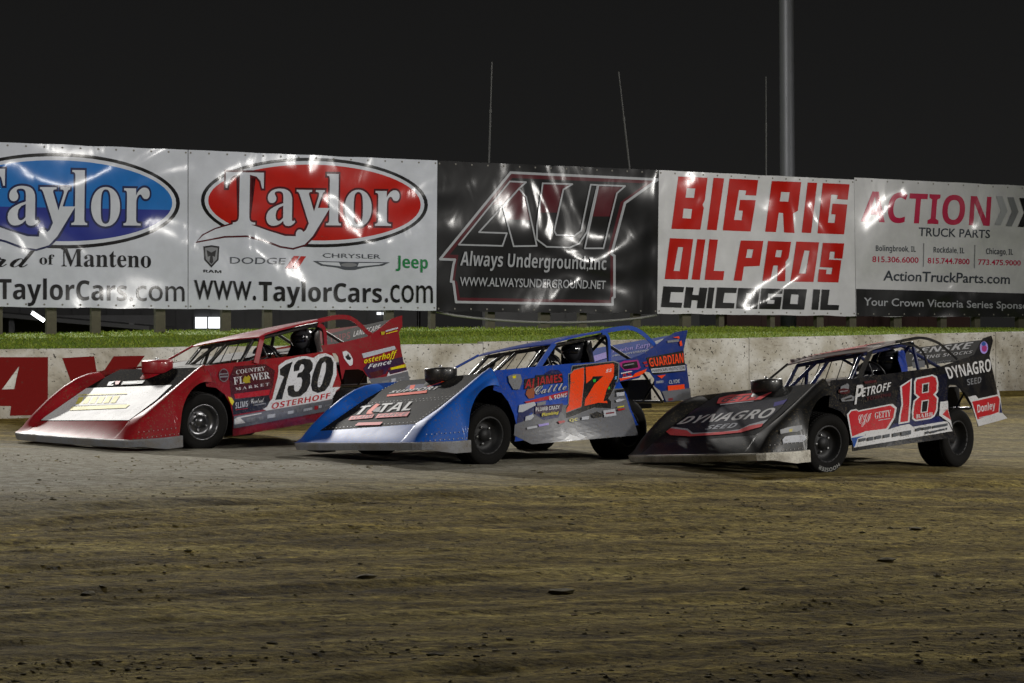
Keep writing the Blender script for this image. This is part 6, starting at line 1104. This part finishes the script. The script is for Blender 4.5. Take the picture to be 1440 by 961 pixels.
    for n in ('FL', 'FR', 'RL', 'RR'):
        x, y = WH[n]; R = .318 if n[0] == 'F' else .335; wd = .29 if n[0] == 'F' else .37
        cen = Vector((x, y, gz(x, y) + R - .012)); inward = Vector((math.sin(yaw), -math.cos(yaw), 0))
        if n == 'FL': cen += inward * (wd / 2 - .04)
        st = RAD(C_['steer']) if n[0] == 'F' else RAD(2)
        M = Matrix.Translation(cen) @ Matrix.Rotation(yaw + st, 4, 'Z') @ Matrix.Rotation(RAD(-4 if n == 'FL' else 0), 4, 'X') @ Matrix.Rotation(random.random() * .2, 4, 'Y')
        if n[1] == 'R': M = M @ Matrix.Rotation(math.pi, 4, 'Z')
        wz[n] = W2L @ cen
        tyre('wheel', root, W2L @ M, R, wd, C_['rim'], letters=(key == 'black' and n == 'FL'))
    mb = MB(); mb.tube([wz['RL'], wz['RR']], .045, INNER); mb.lathe([(.0, -.12), (.13, -.08), (.15, 0), (.13, .08), (0, .12)], INNER, 20, tuple(wz['RL'].lerp(wz['RR'], .5))); mb.build('rear_axle', root)
    for n, s in (('FL', 1), ('FR', -1)):
        mb = MB(); c = wz[n]; mb.tube([c, (c.x, .38 * s, c.z - .06)], .018, WIRE); mb.tube([c + Vector((0, 0, .10)), (c.x - .12, .34 * s, c.z + .14)], .016, WIRE); mb.tube([c + Vector((.0, -s * .12, 0)), (c.x - .02, .42 * s, .62)], .028, ALU)
        mb.build('front_suspension', root)
    # driver
    L2W = Matrix.Translation((px_, py_, pz_)) @ Rm
    person(L2W, D['helm'], rr_m, key)
    return root
def person(L2W, helm, wheelM, key):
    hx, hy, hz_ = helm
    J = [('pel', (hx - .04, hy, .38), .15, None), ('bel', (hx - .06, hy, .55), .14, 0), ('che', (hx - .07, hy, .74), .155, 1), ('nek', (hx - .03, hy, .90), .062, 2), ('hed', (hx, hy, hz_), .085, 3)]
    for s in (1, -1):
        b = len(J); wl = wheelM @ Vector((-.02, .165 * s, 0))
        J += [('sho', (hx - .06, hy + .19 * s, .80), .062, 2), ('elb', (hx + .16, hy + .27 * s, .66), .046, b), ('wri', (wl.x - .05, wl.y + .01 * s, wl.z - .03), .032, b + 1), ('han', (wl.x, wl.y, wl.z), .036, b + 2)]
        b = len(J); J += [('hip', (hx + .04, hy + .09 * s, .37), .095, 0), ('kne', (hx + .52, hy + .13 * s, .52), .068, b), ('ank', (hx + .92, hy + .12 * s, .27), .045, b + 1), ('toe', (hx + 1.05, hy + .12 * s, .34), .038, b + 2)]
    me = bpy.data.meshes.new('person'); me.from_pydata([j[1] for j in J], [(j[3], i) for i, j in enumerate(J) if j[3] is not None], [])
    o = link('person', me); md = o.modifiers.new('skin', 'SKIN'); 
    for i, j in enumerate(J): me.skin_vertices[0].data[i].radius = (j[2], j[2])
    me.skin_vertices[0].data[0].use_root = True
    sb = o.modifiers.new('sub', 'SUBSURF'); sb.levels = sb.render_levels = 1
    bpy.context.view_layer.update(); dg = bpy.context.evaluated_depsgraph_get(); m2 = bpy.data.meshes.new_from_object(o.evaluated_get(dg)); o.modifiers.clear(); o.data = m2
    for p in m2.polygons: p.use_smooth = True
    m2.materials.append(flat('driver_suit_' + key, {'red': (.03, .03, .035), 'blue': (.02, .025, .05), 'black': (.02, .02, .03)}[key], .8, var=.2, scale=10))
    o.matrix_world = L2W
    tag(o, {'red': 'driver in dark suit and helmet seated in the red car', 'blue': 'driver in dark suit and helmet seated in the blue car', 'black': 'driver in dark suit and helmet seated in the black car'}[key], 'person', 'drivers in their cars')
    mb = MB(); hm = flat('helmet_shell_' + key, {'red': (.05, .05, .055), 'blue': (.03, .03, .034), 'black': (.022, .022, .026)}[key], .2); vis = flat('dark_visor', (.008, .008, .01), .06); rows = []
    for k in range(13):
        th = -math.pi * .36 + (math.pi * .86) * k / 12; rows.append([(hx + .145 * math.cos(th) * math.cos(q) + .012 * math.cos(q), hy + .125 * math.cos(th) * math.sin(q), hz_ + .02 + .135 * math.sin(th)) for q in [2 * math.pi * j / 28 for j in range(28)]])
    mb.grid(rows, hm, True, True)
    mb.grid([[(hx + .152 * math.cos(th) * math.cos(q) + .014 * math.cos(q), hy + .131 * math.cos(th) * math.sin(q), hz_ + .02 + .138 * math.sin(th)) for q in [-1.15 + 2.3 * j / 14 for j in range(15)]] for th in (-.25, -.05, .15, .36)], vis)
    recalc(mb.build('helmet', o))
for k_ in ('red', 'blue', 'black'): car(k_)
